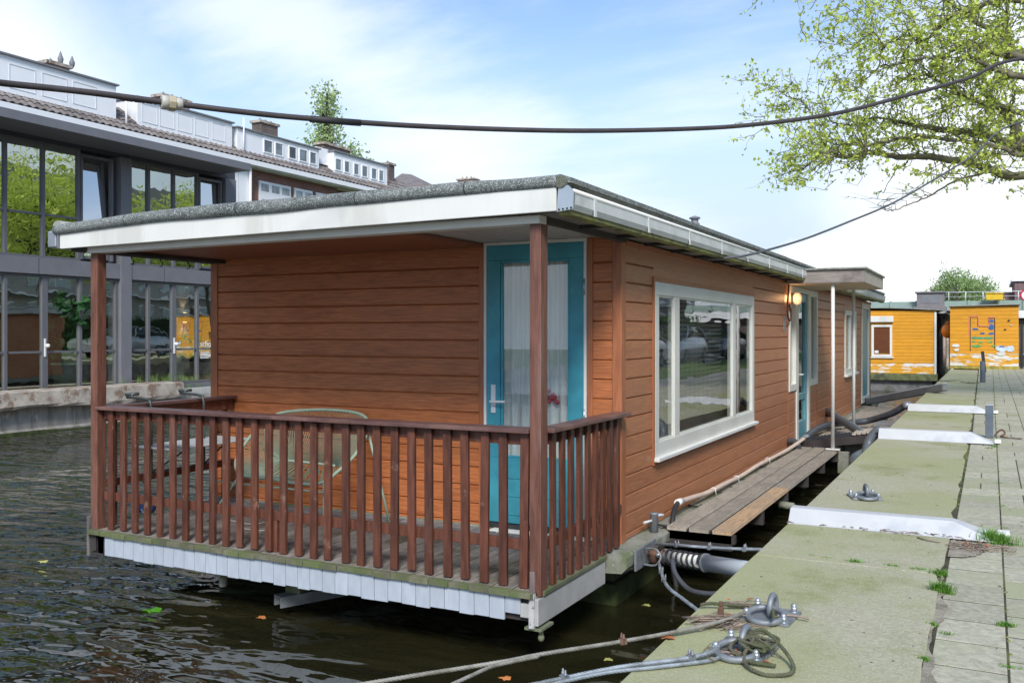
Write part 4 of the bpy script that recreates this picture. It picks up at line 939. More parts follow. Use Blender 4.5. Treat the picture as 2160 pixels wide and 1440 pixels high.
leafshape(PZ(1283,1392,0), .035, 1.2, paleleaf, 'small pale leaf floating between the two wires')
leafshape(PZ(1408,1346,.842), .035, 1.2, deadleaf, 'rust coloured leaf at the quay edge below the wire')
leafshape(PZ(1362,1277,0), .04, .8, paleleaf, 'yellow leaf floating beside the hull corner')
random.seed(31); mb = MB()
for _ in range(26):
    c = (random.choice([(-.91,3.92),(-.95,3.65),(-.78,3.36),(-.1,5.62),(-.5,5.80)])); x, y = c[0]+random.gauss(0,.05), c[1]+random.gauss(0,.05 if c[0] < -.2 else .02); a = ru(0,6.3); s = ru(.010,.022); z = .85+ru(0,.014)
    mb.add([(x+s*math.cos(a),y+s*math.sin(a),z),(x-s*math.sin(a)*.6,y+s*math.cos(a)*.6,z+.008),(x-s*math.cos(a),y-s*math.sin(a),z),(x+s*math.sin(a)*.6,y-s*math.cos(a)*.6,z+.004)], [(0,1,2,3)])
struct('leaf_litter', mb, deadleaf, 'stuff')
random.seed(87); mb = MB()
for _ in range(150):
    x, y = ru(-1.05,.9), 2.6+12*rnd()**1.6; a = ru(0,6.3); s = ru(.004,.013); z = .8405 if x < -.2 else .8325
    mb.add([(x+s*math.cos(a),y+s*math.sin(a),z),(x-s*math.sin(a)*.4,y+s*math.cos(a)*.4,z+.003),(x-s*math.cos(a),y-s*math.sin(a),z),(x+s*math.sin(a)*.4,y-s*math.cos(a)*.4,z+.002)], [(0,1,2,3)])
struct('debris', mb, mat('dark_debris', (.08,.07,.045), .9, .4, 9, bump=0, island=.5), 'stuff')
# grass tufts and moss in the joints
def tufts(spots, seed):
    random.seed(seed); mb = MB()
    for (x, y, z, n, h, sp) in spots:
        for _ in range(n):
            bx, by = x+random.gauss(0, sp), y+random.gauss(0, sp*.35); a = ru(0, 6.28); hh_ = h*ru(.25, .65); ln = hh_*ru(.3, 1.0); w_ = ru(.0012, .0024)
            d = Vector((math.cos(a), math.sin(a), 0)); sd = Vector((-d.y, d.x, 0))*w_; b_ = Vector((bx, by, z))
            m_ = b_+d*ln*.35+Vector((0,0,hh_*.7)); t_ = b_+d*ln+Vector((0,0,hh_))
            o = len(mb.v); mb.v += [tuple(b_-sd), tuple(b_+sd), tuple(m_+sd*.8), tuple(m_-sd*.8), tuple(t_)]; mb.f += [(o,o+1,o+2,o+3),(o+3,o+2,o+4)]; mb.sm += [False]*2
    return mb
sp_ = []
for px_, py_, n_, h_, s_ in ((2105,1145,320,.11,.045),(2090,1140,160,.13,.025),(1985,1248,300,.085,.022),(1983,1212,120,.06,.018),(1805,1187,90,.045,.02),(1742,1177,30,.025,.015),(1710,1172,30,.025,.02),(1882,1195,70,.035,.018),(1935,1202,80,.035,.02),(2120,1318,110,.035,.018),(1968,1318,50,.03,.012),(1996,1335,40,.02,.014),(1950,1392,60,.035,.012),(2132,1405,50,.015,.02),(2098,942,50,.05,.02),(2085,945,40,.03,.03),(1690,1170,14,.02,.01)):
    q = PZ(px_, py_, .835); sp_.append((q.x, q.y, .832, n_, h_, s_))
random.seed(2)
for y_ in [5.2+.9*k for k in range(30)]: sp_.append((.055+ru(-.02,.02), y_+ru(-.4,.4), .832, random.choice((6,14,26)), .018, .02)); sp_.append((-.215, y_+ru(-.4,.4), .835, random.choice((8,16,30)), .022, .015))
struct('grass_tufts', tufts(sp_, 11), grass_m, 'stuff')
random.seed(77); mb = MB()                     # moss cushions in joints
for _ in range(520):
    if rnd() < .55: x, y = .055+random.gauss(0,.006), ru(2,30)
    elif rnd() < .5: x, y = -.212-(.002*0)+random.gauss(0,.008), ru(2,12)
    else: x, y = ru(-.2,1.2), 1.2+.3*random.randint(3,60)+random.gauss(0,.004)
    if math.sin(y*1.9)+math.sin(y*.73) < -.3: continue
    mb.sphere((x, y, .827), ru(.004,.010), 6, 4, (1, 1.8, .6))
struct('joint_moss', mb, mat('moss', (.20,.21,.05), 1, .35, 12, bump=.6, c2=(.26,.20,.05), c2s=3), 'stuff')
# ============================================================ WHITE CABLE COVERS across the quay
def cover(y, label, xl=-1.10, xr=.03, h=.115):
    o = thing('cable_cover', label, 'cable cover', ((xl+xr)/2, y, .84), 'white metal cable covers across the quay')
    z = .842; xm = -.19; w0, w1 = .13, .045
    v = [(xl,y-w0,z),(xr,y-w0,z),(xr,y+w0,z),(xl,y+w0,z),(xl,y-w1,z+h),(xm,y-w1,z+h),(xm,y+w1,z+h),(xl,y+w1,z+h)]
    part(o, 'cover', MB().add(v, [(0,1,5,4),(1,2,6,5),(2,3,7,6),(4,5,6,7),(3,0,4,7),(0,3,2,1)]), alu_white, .004)
    part(o, 'lip', MB().box(xl,xr,y-w0-.007,y-w0+.001,z-.001,z+.003), alu_white)
    part(o, 'end_clip', MB().obox((xr+.035,y+.0,z+.02),(.03,0,0),(0,.05,0),(0,0,.018)), alu_edge, .003)
    return o
cover(5.92, 'nearest white metal cable cover across the quay slabs, grass at its end', h=.082)
cover(11.0, 'middle white cable cover, beside the grey bollard and the fat grey hose', h=.105)
cover(15.07, 'farthest white cable cover with the dark hose entering its end', h=.10)
# ============================================================ BOLLARD POSTS, BEAM
def post(name, x, y, w, h, m, label, tilt=0):
    mb = MB().box(-w/2,w/2,-w/2,w/2,0,h) if w > 0 else MB().cyl((0,0,0),(0,0,h),-w,14)
    o = solo(name, mb, m, label, 'bollard', 'short steel posts along the quay', .004); o.location = (x, y, .832); o.rotation_euler = (0, tilt, 0); return o
pm = mat('blue_grey_post', (.13,.16,.20), .5, .2, 6, bump=.1, c2=(.09,.09,.10), c2s=2)
bq = thing('bollard', 'square blue-grey steel post beside the middle cable cover', 'bollard', (-.015,11.65,.832), 'short steel posts along the quay')
part(bq, 'post', MB().box(-.055,.025,11.61,11.69,.832,1.19), pm, .004)
part(bq, 'cap', MB().box(-.058,.028,11.607,11.693,1.191,1.20), zinc, .002)
post('bollard', -.17, 24.6, -.06, .50, pm, 'round blue-grey steel post farther along the quay')
post('bollard', -.16, 31.2, .09, .62, black_rub, 'dark leaning steel post in front of the orange shed', R(-6))
solo('iron_hook', MB().tube(smooth_path([(.04,11.70,.85),(.08,11.75,.90),(.12,11.78,.91),(.14,11.76,.87),(.10,11.7,.845),(.2,11.66,.84),(.30,11.62,.84)],5), .010, 8), rust, 'rusty hooked iron bar lying behind the square steel post', 'hook')
bm = thing('mooring_beam', 'long grey aluminium beam reaching from the houseboat onto the quay', 'beam', (-1.5,19.6,.8))
a, b = Vector((-2.36,20.95,.53)), Vector((-.78,19.55,.96))
part(bm, 'beam', MB().bar(a, b, .14, .13), mat('beam_grey', (.20,.21,.22), .5, .12, 4, bump=.1, metal=.3), .008)
part(bm, 'end_plate', MB().obox(b+(b-a).normalized()*.01, (b-a).normalized()*.006, (b-a).cross(Vector((0,0,1))).normalized()*.06, (0,0,.05)), zinc)
part(bm, 'rail', MB().bar(a+Vector((0,0,.075)), b+Vector((0,0,.075)), .10, .02), alu_white, .004)
part(bm, 'bracket', MB().box(-2.40,-2.26,20.85,21.05,.40,.62), black_rub, .01)
random.seed(5); 
struct('weed_litter', twigs(45, (-.95,24.5,.842), .18, .2, 15, .05, .2, .02), mat('dry_weed', (.09,.08,.05), .9, .3, 9, island=.4, bump=0), 'stuff')
struct('weed_litter', twigs(45, (-.48,23.6,.842), .13, .1, 16, .05, .2, .03), MATS['dry_weed'], 'stuff')
# ============================================================ HOSES
def hose(pts, r, m, label, name='hose', joints=(), jm=None):
    P_ = smooth_path(pts, 8); o = thing(name, label, 'hose', P_[0]); part(o, 'hose', MB().tube(P_, r, 14), m)
    for j in joints:
        i = max(1, min(len(P_)-2, int(j*(len(P_)-1)))); d = (P_[i+1]-P_[i]).normalized(); part(o, 'collar', MB().cyl(P_[i]-d*.06, P_[i]+d*.06, r*1.14, 16), jm or zinc)
    return o
hose([(-2.36,15.8,.70),(-2.27,15.6,.71),(-2.12,15.0,.70),PY(1790,895,14.0),PY(1822,918,13.0),PY(1850,935,12.2)+Vector((0,0,-.05)),(-1.42,11.6,.52),(-1.35,11.2,.40)], .062, hose_g, 'fat grey flexible hose arching from the house wall down to the water', joints=(.03,), jm=black_rub)
hose([(-1.33,11.2,.35),PY(1826,975,10.9),PY(1832,935,11.02),PY(1850,910,11.05),(-1.10,11.02,.875)], .055, hose_g, 'grey hose rising from the water into the middle cable cover')
hose([(-2.30,13.3,.47),(-2.30,13.4,.53),(-2.28,14.2,.58),(-2.15,14.9,.60),(-1.95,15.3,.60),PY(1830,887,15.5),PY(1880,872,15.3),PY(1905,858,15.2),(-1.12,15.16,.90)], .05, hose_d, 'dark ribbed hose lying over the walkway to the farthest cable cover', joints=(.12,.97), jm=zinc)
hose([(-2.36,12.56,.57),(-2.28,12.5,.56),(-2.22,12.35,.50)], .05, hose_d, 'short stub of grey pipe beside the entrance step')
cpts = [(-2.30,7.45,.60),(-2.315,7.9,.565),(-2.31,8.4,.535),(-2.30,9.1,.53),(-2.32,9.7,.505),(-2.30,10.4,.53),(-2.30,11.2,.52),(-2.26,12.0,.54),(-2.20,12.7,.60)]
cd = hose([Vector(q) for q in cpts], .022, hose_pale, 'pale pink conduit snaking along the hull rim beside the walkway', 'conduit')
part(cd, 'clip', MB().cyl((-2.30,7.42,.60),(-2.302,7.55,.595),.027,14), alu_edge)
for (x_, y_, z_) in ((-2.305,8.55,.53),(-2.32,9.5,.51),(-2.30,10.9,.53)): part(cd, 'clip', MB().tube([(x_-.03,y_,z_-.04),(x_-.02,y_,z_+.02),(x_,y_,z_+.027),(x_+.02,y_,z_+.02),(x_+.03,y_,z_-.04)], .004, 6), alu_edge)
hose([(-2.30,7.46,.60),(-2.285,7.30,.57),(-2.27,7.20,.50),(-2.262,7.15,.40),(-2.25,7.12,.2),(-2.2,7.1,-.05)], .020, black_rub, 'black hose bending down off the rim below the pale conduit', 'hose')
# tilted gangway board at the entrance
gb = thing('gangway_board', 'dark ribbed gangway board leaning from the entrance to the quay', 'gangway', (-1.8,13.2,.6))
a0, a1 = Vector((-2.28,12.78,.535)), Vector((-1.36,12.66,.70)); dl = Vector((.0,.62,.0))
g_ = MB().add([a0,a1,a1+dl,a0+dl,a0+Vector((0,0,-.03)),a1+Vector((0,0,-.03)),a1+dl+Vector((0,0,-.03)),a0+dl+Vector((0,0,-.03))], [(0,1,2,3),(4,7,6,5),(0,4,5,1),(1,5,6,2),(2,6,7,3),(3,7,4,0)])
part(gb, 'board', g_, dark_beam)
mb = MB()
for k in range(16):
    u = (k+.5)/16*.8; p0 = a0.lerp(a1, u); mb.bar(p0+Vector((0,.02,.008)), p0+dl*.96+Vector((0,0,.008)), .022, .016)
part(gb, 'grip_bars', mb, black_rub)
part(gb, 'edge_beam', MB().bar(a0+Vector((0,-.02,-.035)), a1+Vector((0,-.02,-.055)), .04, .10), dark_beam, .004)
mb = MB()
for k in range(4): mb.box(-1.60+k*.06,-1.55+k*.06,12.68,13.26,.675+k*.0108,.70+k*.0108)
part(gb, 'worn_planks', mb, plank_wood, .003)
part(gb, 'support', MB().box(-1.75,-1.62,12.5,12.62,.20,.47).box(-1.72,-1.40,12.9,12.96,.22,.55).box(-1.50,-1.44,12.4,14.4,.22,.32), MATS['concrete'] if 'concrete' in MATS else concrete, .004)
# ============================================================ NEIGHBOURING ORANGE BOATS
yb = thing('houseboat', 'orange boarded houseboat with white framed window and green hull edge', 'houseboat', (-4.5,40,0))
YB = 34.5; XR = -1.655
def hboards(mb, axis, plane, out, u0, u1, z0, z1, p=.135, gap=.006, jit=0):
    z = z0
    while z < z1-.01:
        b = min(z+p-gap, z1)
        if axis == 'x': mb.box(u0, u1, plane-out*.03, plane+out*(.0+ru(0,jit)), z, b)
        else: mb.box(plane-.03*out, plane+out*ru(0,jit), u0, u1, z, b)
        z += p
    return mb
random.seed(8)
part(yb, 'front_wall', hboards(MB(), 'x', YB, -1, -7.2, XR, .97, 2.77, .118), yellow)
part(yb, 'front_wall', hboards(MB(), 'x', YB, -1, -7.2, XR, .61, .965, .118), yellow_worn)
part(yb, 'side_wall', hboards(MB(), 'y', XR, 1, YB+.03, 47, .61, 2.72, .15, .012, .02), dark_planks)
part(yb, 'wall_core', MB().box(-7.2, XR-.035, YB+.035, 47, .4, 2.7), dark_beam)
part(yb, 'corner_board', MB().box(XR-.045, XR+.02, YB-.025, YB+.03, .60, 2.72), white_paint)
part(yb, 'hull', MB().box(-7.3, XR+.06, YB-.12, 47, .36, .60), mat('green_mossy_rim', (.12,.14,.06), .9, .35, 5, bump=.6, c2=(.07,.07,.05), c2s=3), .03)
part(yb, 'hull_side', MB().box(-7.2, XR-.1, YB+.05, 47, -.5, .36), mat('grey_hull', (.17,.17,.17), .9, .3, 4, bump=.4, c2=(.08,.09,.06), c2s=2), .02)
xs_ = [-7.3+(XR+.15+7.3)*k/16 for k in range(17)]
rf_ = [(x, YB-.10, 2.86-.09*max(0,(x+4)/2.35)**2) for x in xs_]
part(yb, 'roof', MB().prism([(x,y,z+.035) for x,y,z in rf_]+[(x,y,z) for x,y,z in rf_[::-1]], (0,12.6,0)), felt_side)
part(yb, 'roof_fringe', twigs(0,(0,0,0),.1,.1,1) if False else MB().box(XR+.02,XR+.30,YB+.1,46,2.66,2.72), mat('torn_felt', (.35,.35,.34), .9, .4, 6, bump=.6), .01)
m_ = MB(); frame_bars(m_, -3.70, -3.03, 1.18, 2.28, .075, -.02, .04, 'x', YB, -1); w = part(yb, 'window', m_, white_paint, .004)
part(w, 'pane', MB().box(-3.62,-3.11,YB-.012,YB-.008,1.26,2.20), g_win)
part(w, 'blind', hboards(MB(), 'x', YB-.004, -1, -3.62, -3.11, 1.30, 2.2, .035, .004), blinds)
part(w, 'shutter_box', MB().box(-3.85,-2.98,YB-.13,YB,2.37,2.58), white_paint, .02)
part(w, 'sill', MB().box(-3.95,-2.98,YB-.06,YB,1.13,1.17), white_paint)
part(w, 'note', MB().box(-3.60,-3.47,YB-.016,YB-.013,1.30,1.39), white_paint)
part(yb, 'roof_light', MB().sphere((-2.75,36,2.84),.22,14,6,(1,1,.45)), zinc)
for k in range(3): part(yb, 'side_post', MB().box(XR+.02,XR+.10,36.5+k*3,36.7+k*3,.5,2.6), mat('pale_post%d' % k if False else 'pale_post', (.5,.42,.36), .8, .3, 5, bump=.3))
q = PY(1999,698,34.3); solo('buoy', MB().sphere(q, .20, 16, 10, (1,1,1.2)).cyl(q+Vector((0,0,.22)), q+Vector((0,0,.33)), .04), mat('orange_buoy', (.85,.20,.01), .45, .05, 4, bump=.02), 'round orange buoy hanging in the gap between the two orange boats', 'buoy')
sh = thing('shed', 'square orange boarded shed with a painted picture at the end of the quay', 'shed', (-.2,35.5,.83))
SY = 33.7
random.seed(14)
part(sh, 'front_wall', hboards(MB(), 'x', SY, -1, -1.19, .79, 1.33, 2.86, .125), yellow)
part(sh, 'front_wall', hboards(MB(), 'x', SY, -1, -1.19, .79, .93, 1.325, .125), yellow_worn)
part(sh, 'side_wall', hboards(MB(), 'y', .79, 1, SY+.03, 37.5, .84, 2.86, .125), dark_planks)
part(sh, 'side_wall', hboards(MB(), 'y', -1.19, -1, SY+.03, 37.5, .84, 2.86, .125), dark_planks)
part(sh, 'wall_core', MB().box(-1.16,.76,SY+.035,37.4,.84,2.84), dark_beam)
part(sh, 'base_board', MB().box(-1.2,.80,SY-.03,SY,.832,.925), mat('mossy_yellow', (.42,.33,.06), .8, .3, 6, bump=.3, c2=(.2,.22,.06), c2s=4))
part(sh, 'roof', MB().prism([(-1.24,SY-.10,2.865),(.84,SY-.10,2.90),(.84,SY-.10,2.93),(-1.24,SY-.10,2.895)], (0,4,0)), felt_side)
def pq(name, pts, m, d=.004):            # flat painted shape on the shed front
    P_ = [PY(a, b, SY) for a, b in pts]; v = [(p.x, SY-d, p.z) for p in P_]; return part(sh, name, MB().prism(v, (0,.003,0)), m)
def px2(x, y): return (1940+x/6, 560+y/6)
def stroke(pts, w, m, name, d=.005):
    mb = MB()
    for a, b in zip(pts, pts[1:]):
        A_, B_ = PY(*px2(*a), SY), PY(*px2(*b), SY); mb.bar((A_.x,SY-d,A_.z), (B_.x,SY-d,B_.z), .004, w, up=(0,1,0)) if False else mb.prism([(A_.x-(w/2 if abs(A_.z-B_.z) > abs(A_.x-B_.x) else 0), SY-d, A_.z-(w/2 if abs(A_.z-B_.z) <= abs(A_.x-B_.x) else 0)), (B_.x-(w/2 if abs(A_.z-B_.z) > abs(A_.x-B_.x) else 0), SY-d, B_.z-(w/2 if abs(A_.z-B_.z) <= abs(A_.x-B_.x) else 0)), (B_.x+(w/2 if abs(A_.z-B_.z) > abs(A_.x-B_.x) else 0), SY-d, B_.z+(w/2 if abs(A_.z-B_.z) <= abs(A_.x-B_.x) else 0)), (A_.x+(w/2 if abs(A_.z-B_.z) > abs(A_.x-B_.x) else 0), SY-d, A_.z+(w/2 if abs(A_.z-B_.z) <= abs(A_.x-B_.x) else 0))], (0,.003,0))
    return part(sh, name, mb, m)
stroke([(625,900),(625,640),(740,640),(740,770)], .035, pink, 'painted_outline', .004)
stroke([(735,765),(870,765)], .03, pink, 'painted_outline', .0075)
stroke([(865,775),(865,655),(955,655),(955,1000)], .035, pink, 'painted_outline', .0042)
stroke([(640,660),(640,1080)], .022, black_p, 'painted_line', .009); stroke([(948,665),(948,1050)], .026, black_p, 'painted_line', .009)
stroke([(640,655),(735,655)], .016, black_p, 'painted_line', .0092); stroke([(735,660),(735,770)], .014, black_p, 'painted_line', .0094); stroke([(875,665),(945,665)], .016, black_p, 'painted_line', .0096); stroke([(745,773),(870,773)], .014, black_p, 'painted_line', .0098); stroke([(876,668),(876,740)], .016, black_p, 'painted_line', .0090)
def blobp(cx, cy, rx, ry, m, name, d, seed):
    random.seed(seed); return pq(name, [px2(cx+rx*math.cos(2*math.pi*k/14)*ru(.75,1.15), cy+ry*math.sin(2*math.pi*k/14)*ru(.65,1.2)) for k in range(14)][::-1], m, d)
for i, (cx, cy, rx, ry, m_) in enumerate([(905,780,38,38,blue_p),(700,803,45,15,blue_p),(795,858,35,14,blue_p),(905,862,42,16,blue_p),(910,700,28,22,blue_p),(690,915,40,14,teal_p),(760,915,60,14,teal_p),(870,915,72,14,teal_p),(720,1018,58,20,green_p),(890,965,35,14,green_p),(930,1015,20,14,green_p),(770,970,30,12,green_p),(685,960,25,10,green_p),(1040,1050,85,40,paleblue),(1150,1055,55,42,paleblue),(1030,1115,60,26,white_paint),(905,1130,40,16,white_paint),(985,1175,38,14,white_paint),(790,1138,30,12,white_paint),(1130,1190,28,12,white_paint),(455,1010,50,22,white_paint),(470,1065,32,20,white_paint),(440,1130,40,14,white_paint),(1128,695,18,12,dark_beam),(1080,808,20,8,dark_beam),(1160,755,16,7,paleblue),(1040,1022,42,9,blue_p)]):
    blobp(cx, cy, rx, ry, m_, 'painted_patch', .0045+.0011*i if i < 99 else 0, 100+i)
solo('leaning_board', MB().box(.86,.93,34.6,34.7,.83,2.25).box(.98,1.02,34.2,34.25,.83,1.9), black_rub, 'dark boards standing at the right hand corner of the orange shed', 'board')
# ============================================================ FAR END: BRIDGE, HUT, TREES
br = thing('bridge', 'green painted steel bridge with thin railing beyond the orange boats', 'bridge', (0,60,0))
part(br, 'girder', MB().box(-14,14,60,66,3.30,3.86), bridge_g)
mb = MB()
for k in range(20): mb.box(-13.8+k*1.4,-13.68+k*1.4,59.93,60,3.30,3.90)
part(br, 'rib', mb, bridge_g)
mb = MB()
for k in range(17): mb.cyl((-2.2+k*.9,60.2,3.86),(-2.2+k*.9,60.2,4.38),.02,8)
mb.cyl((-2.4,60.2,4.38),(14,60.2,4.38),.025,8).cyl((-2.4,60.2,4.12),(14,60.2,4.12),.012,8)
part(br, 'railing', mb, white_far)
part(br, 'abutment', MB().box(-14,14,60.4,65,.2,3.29), mat('abutment', (.12,.10,.09), .9, .3, 2, bump=.2))
part(br, 'white_band', MB().box(-1,14,59.95,60.3,2.85,3.28), white_far)
ht = thing('bridge_hut', 'dark grey stone block rising above the bridge girder', 'hut', (-3.15,60,3.3))
part(ht, 'wall', MB().box(-3.88,-2.42,59.4,60.8,2.9,4.33), stone_far, .02); part(ht, 'coping', MB().box(-3.98,-2.34,59.3,60.9,4.331,4.42), stone_far, .02); part(ht, 'plinth', MB().box(-4.05,-2.3,59.25,60.9,2.6,3.55), stone_far, .02); part(ht, 'sunk_panel', MB().box(-3.65,-2.65,59.385,59.399,3.75,4.2), lead)
q = PY(2098,626,59); solo('container', MB().box(q.x-.42,q.x+.42,58.8,59.6,3.87,4.22).box(q.x-.46,q.x+.46,58.75,59.65,4.22,4.27), mat('yellow_box', (.80,.52,.03), .5, .08, 4, bump=.05), 'bright yellow container standing on the bridge', 'container')
q = PY(2166,622,58.5); sg = thing('road_sign', 'round white road sign with a red ring at the right edge above the bridge', 'road sign', (q.x, 58.5, 3.87))
part(sg, 'ring', MB().tube([(q.x+.30*math.cos(R(a)), 58.5, q.z+.30*math.sin(R(a))) for a in range(0,360,15)], .045, 8, closed=True), mat('sign_red', (.65,.03,.05), .5, .05, 4, bump=0))
part(sg, 'disc', MB().cyl((q.x,58.52,q.z),(q.x,58.55,q.z),.29,24), white_far); part(sg, 'pole', MB().cyl((q.x,58.6,3.86),(q.x,58.6,q.z),.03), zinc)
fb = thing('brick_building', 'far purple brown brick building at the right edge behind the bridge', 'building', (4,92,.8))
part(fb, 'wall', MB().box(1.85,16,92,104,.8,6.5), brick_far); part(fb, 'roof_edge', MB().box(1.6,16.2,91.8,104.2,6.501,6.75), white_far); part(fb, 'annex', MB().box(.2,1.84,93,99,.8,5.6), brick_far)
# ------------------------------------------------------------ foliage helpers
def leaf_cluster(mb, c, n, spread, size, out=None, lobed=False):
    for _ in range(n):
        p_ = c+Vector((random.gauss(0,spread), random.gauss(0,spread), random.gauss(0,spread*.8)))
        a = Vector((ru(-1,1), ru(-1,1), ru(-1,1))); 
        if a.length < .1: continue
        a.normalize(); b_ = a.cross(Vector((ru(-1,1), ru(-1,1), ru(-1,1)))); 
        if b_.length < .05: continue
        b_.normalize(); s_ = size*ru(.55,1.25); o = len(mb.v)
        if lobed:      # plane-like leaf: stem, two side lobes, tip, folded along the midrib
            cN = a.cross(b_)*s_*.22
            mb.v += [tuple(p_-a*s_*.55), tuple(p_-a*s_*.1+b_*s_*.62+cN), tuple(p_+a*s_*.12+b_*s_*.22), tuple(p_+a*s_*.62), tuple(p_+a*s_*.12-b_*s_*.22), tuple(p_-a*s_*.1-b_*s_*.62+cN)]
            mb.f += [(o,o+1,o+2,o+3),(o,o+3,o+4,o+5)]; mb.sm += [False]*2
        else:
            mb.v += [tuple(p_-a*s_*.6), tuple(p_+b_*s_*.38), tuple(p_+a*s_*.6), tuple(p_-b_*s_*.38)]; mb.f.append((o,o+1,o+2,o+3)); mb.sm.append(False)
def far_tree(name, base, blobs, n, lsz, m, label, cat, trunk_top, tr=.15, seed=1, group=None, br_n=10):
    random.seed(seed); o = thing(name, label, cat, base, group); base = Vector(base)
    cr = MB(); per = max(1, n//7)
    tot = sum(b[3]*b[4]*b[5] for b in blobs)
    tips = []
    for (x, y, z, rx, ry, rz_) in blobs:
        k = int(per*(rx*ry*rz_)/tot)
        for _ in range(k):
            v = Vector((random.gauss(0,1), random.gauss(0,1), random.gauss(0,1))).normalized()*(rnd()**.45)
            c = Vector((x+v.x*rx, y+v.y*ry, z+v.z*rz_)); leaf_cluster(cr, c, 7, lsz*1.5, lsz); 
            if rnd() < br_n/max(1,per): tips.append(c)
    tk = MB(); top = Vector(trunk_top); tk.tube(smooth_path([base, base.lerp(top,.4)+Vector((.05,.03,0)), base.lerp(top,.75), top], 4), [tr*(1-.75*i/12) for i in range(13)], 10)
    for c in tips:
        s0 = base.lerp(top, ru(.45,.95)); mid = s0.lerp(c, .5)+Vector((0,0,abs(c.z-s0.z)*.1)); tk.tube(smooth_path([s0, mid, c], 3), [tr*.32, tr*.28, tr*.22, tr*.18, tr*.12, tr*.08, tr*.04], 6)
    part(o, 'trunk', tk, bark_d); part(o, 'crown', cr, m); return o
q0 = PY(2035,600,75)
c0 = PY(2030,603,75)
far_tree('tree', (c0.x,75,.8), [(c0.x,75,4.6,2.3,2.4,1.2),(c0.x-.5,75,5.6,1.3,1.6,1.0),(c0.x+1.0,75,5.2,1.3,1.5,.9),(c0.x-1.6,75,4.7,1.0,1.2,.9)], 16000, .13, leaf_far, 'round pale green tree rising behind the bridge railing', 'tree', (c0.x,75,5.5), .18, 3)
c1 = PY(1992,590,66)
random.seed(6); o = thing('tree', 'thin dark twigged tree left of the round green tree', 'tree', (c1.x+.8,66,.8)); tk = MB(); cr = MB()
tk.tube([(c1.x+.9,66,.8),(c1.x+.8,66,4.2)], [.10,.06], 8)
for tx_, ty_ in ((1978,592),(1985,572),(2010,565),(1968,608),(1975,612),(2000,580),(1990,556),(2015,590),(1962,615)):
    e = PY(tx_, ty_, 66); p_ = smooth_path([Vector((c1.x+.8,66,4.0)), Vector((c1.x+.8,66,4.0)).lerp(e,.5)+Vector((ru(-.1,.1),0,ru(-.1,.2))), e], 5); tk.tube(p_, [.035-.003*k for k in range(len(p_))], 5)
    for _ in range(16): cpt = p_[random.randint(3,len(p_)-1)]+Vector((random.gauss(0,.12),random.gauss(0,.12),random.gauss(0,.1))); leaf_cluster(cr, cpt, 2, .05, .075)
part(o, 'branches', tk, bark_d); part(o, 'crown', cr, leaf_hedge)
p0 = PY(690,250,60); X0 = p0.x
far_tree('poplar', (X0,60,.8), [(X0,60,13.5,1.9,1.8,3.4),(X0-.1,60,17.2,1.35,1.3,2.6),(X0-.1,60,20.2,1.0,1.0,2.2),(X0+2.4,60,14.5,1.3,1.2,2.8),(X0-1.0,60,16.0,.8,1,2.0)], 11000, .25, mat('leaf_poplar', (.42,.53,.25), .7, .2, .5, bump=0, island=.32, trans=.35), 'tall narrow poplar behind the white dormer roofs', 'tree', (X0,60,21.6), .28, 5, br_n=50)
# ============================================================ LEFT BANK WALL
cw = thing('canal_wall', 'old stained concrete canal wall with broken coping on the far bank', 'wall', (-17.1, 5, 0))
random.seed(17); vs = []; fs = []; n = 110; mb = MB()
for k in range(n+1):
    y = -20+(15.75+20)*k/n; j = lambda a: ru(-a,a); ov = .0+.05*math.sin(y*1.7)*math.sin(y*.6)
    vs += [(-17.45,y,.42),(-17.0+j(.02),y,.50+ov+j(.025)),(-16.80+j(.02),y,.50+ov+j(.02)),(-16.78+j(.012),y,.56+ov*.5+j(.012)),(-16.80+j(.008),y,.835+j(.005)),(-16.84,y,.850+j(.003)),(-17.45,y,.855)]
for k in range(n):
    for i in range(7): fs.append((k*7+i,k*7+(i+1)%7,(k+1)*7+(i+1)%7,(k+1)*7+i))
fs += [tuple(range(7)), tuple(n*7+i for i in range(7))[::-1]]
part(cw, 'coping', MB().add(vs, fs), cap_old)
mb = MB(); vs = []; fs = []
for k in range(n+1):
    y = -20+80*k/n; vs += [(-17.0+ru(-.02,.02),y,-.3),(-16.95+ru(-.02,.02),y,.06),(-17.02+ru(-.012,.012),y,.1),(-17.04+ru(-.01,.01),y,.52)]
for k in range(n):
    for i in range(3): fs.append((k*4+i,(k+1)*4+i,(k+1)*4+i+1,k*4+i+1))
part(cw, 'wall_face', MB().add(vs, fs), wall_old)
part(cw, 'algae_line', MB().add([(-16.945+(.01 if k%2 else 0), -20+80*(k//2)/40, (-.1 if k%2 else .055)) for k in range(82)], [(2*i,2*i+2,2*i+3,2*i+1) for i in range(40)]), algae)
solo('garden_kerb', MB().box(-17.35,-17.15,15.76,60,.5,.66), mat('pale_kerb', (.5,.5,.46), .9, .15, 6, bump=.3), 'pale low kerb on the far bank beside the grass', 'kerb')
g_sp = []; random.seed(61)
for k in range(70): g_sp.append((-17.40+ru(-.06,.05), ru(13.7,18.5), .60 if k % 3 else .85, random.choice((10,24)), ru(.14,.42), .05))
struct('bank_grass', tufts(g_sp, 13), mat('bank_grass_blades', (.24,.36,.10), .7, .25, 5, bump=0, island=.3, trans=.3), 'stuff')
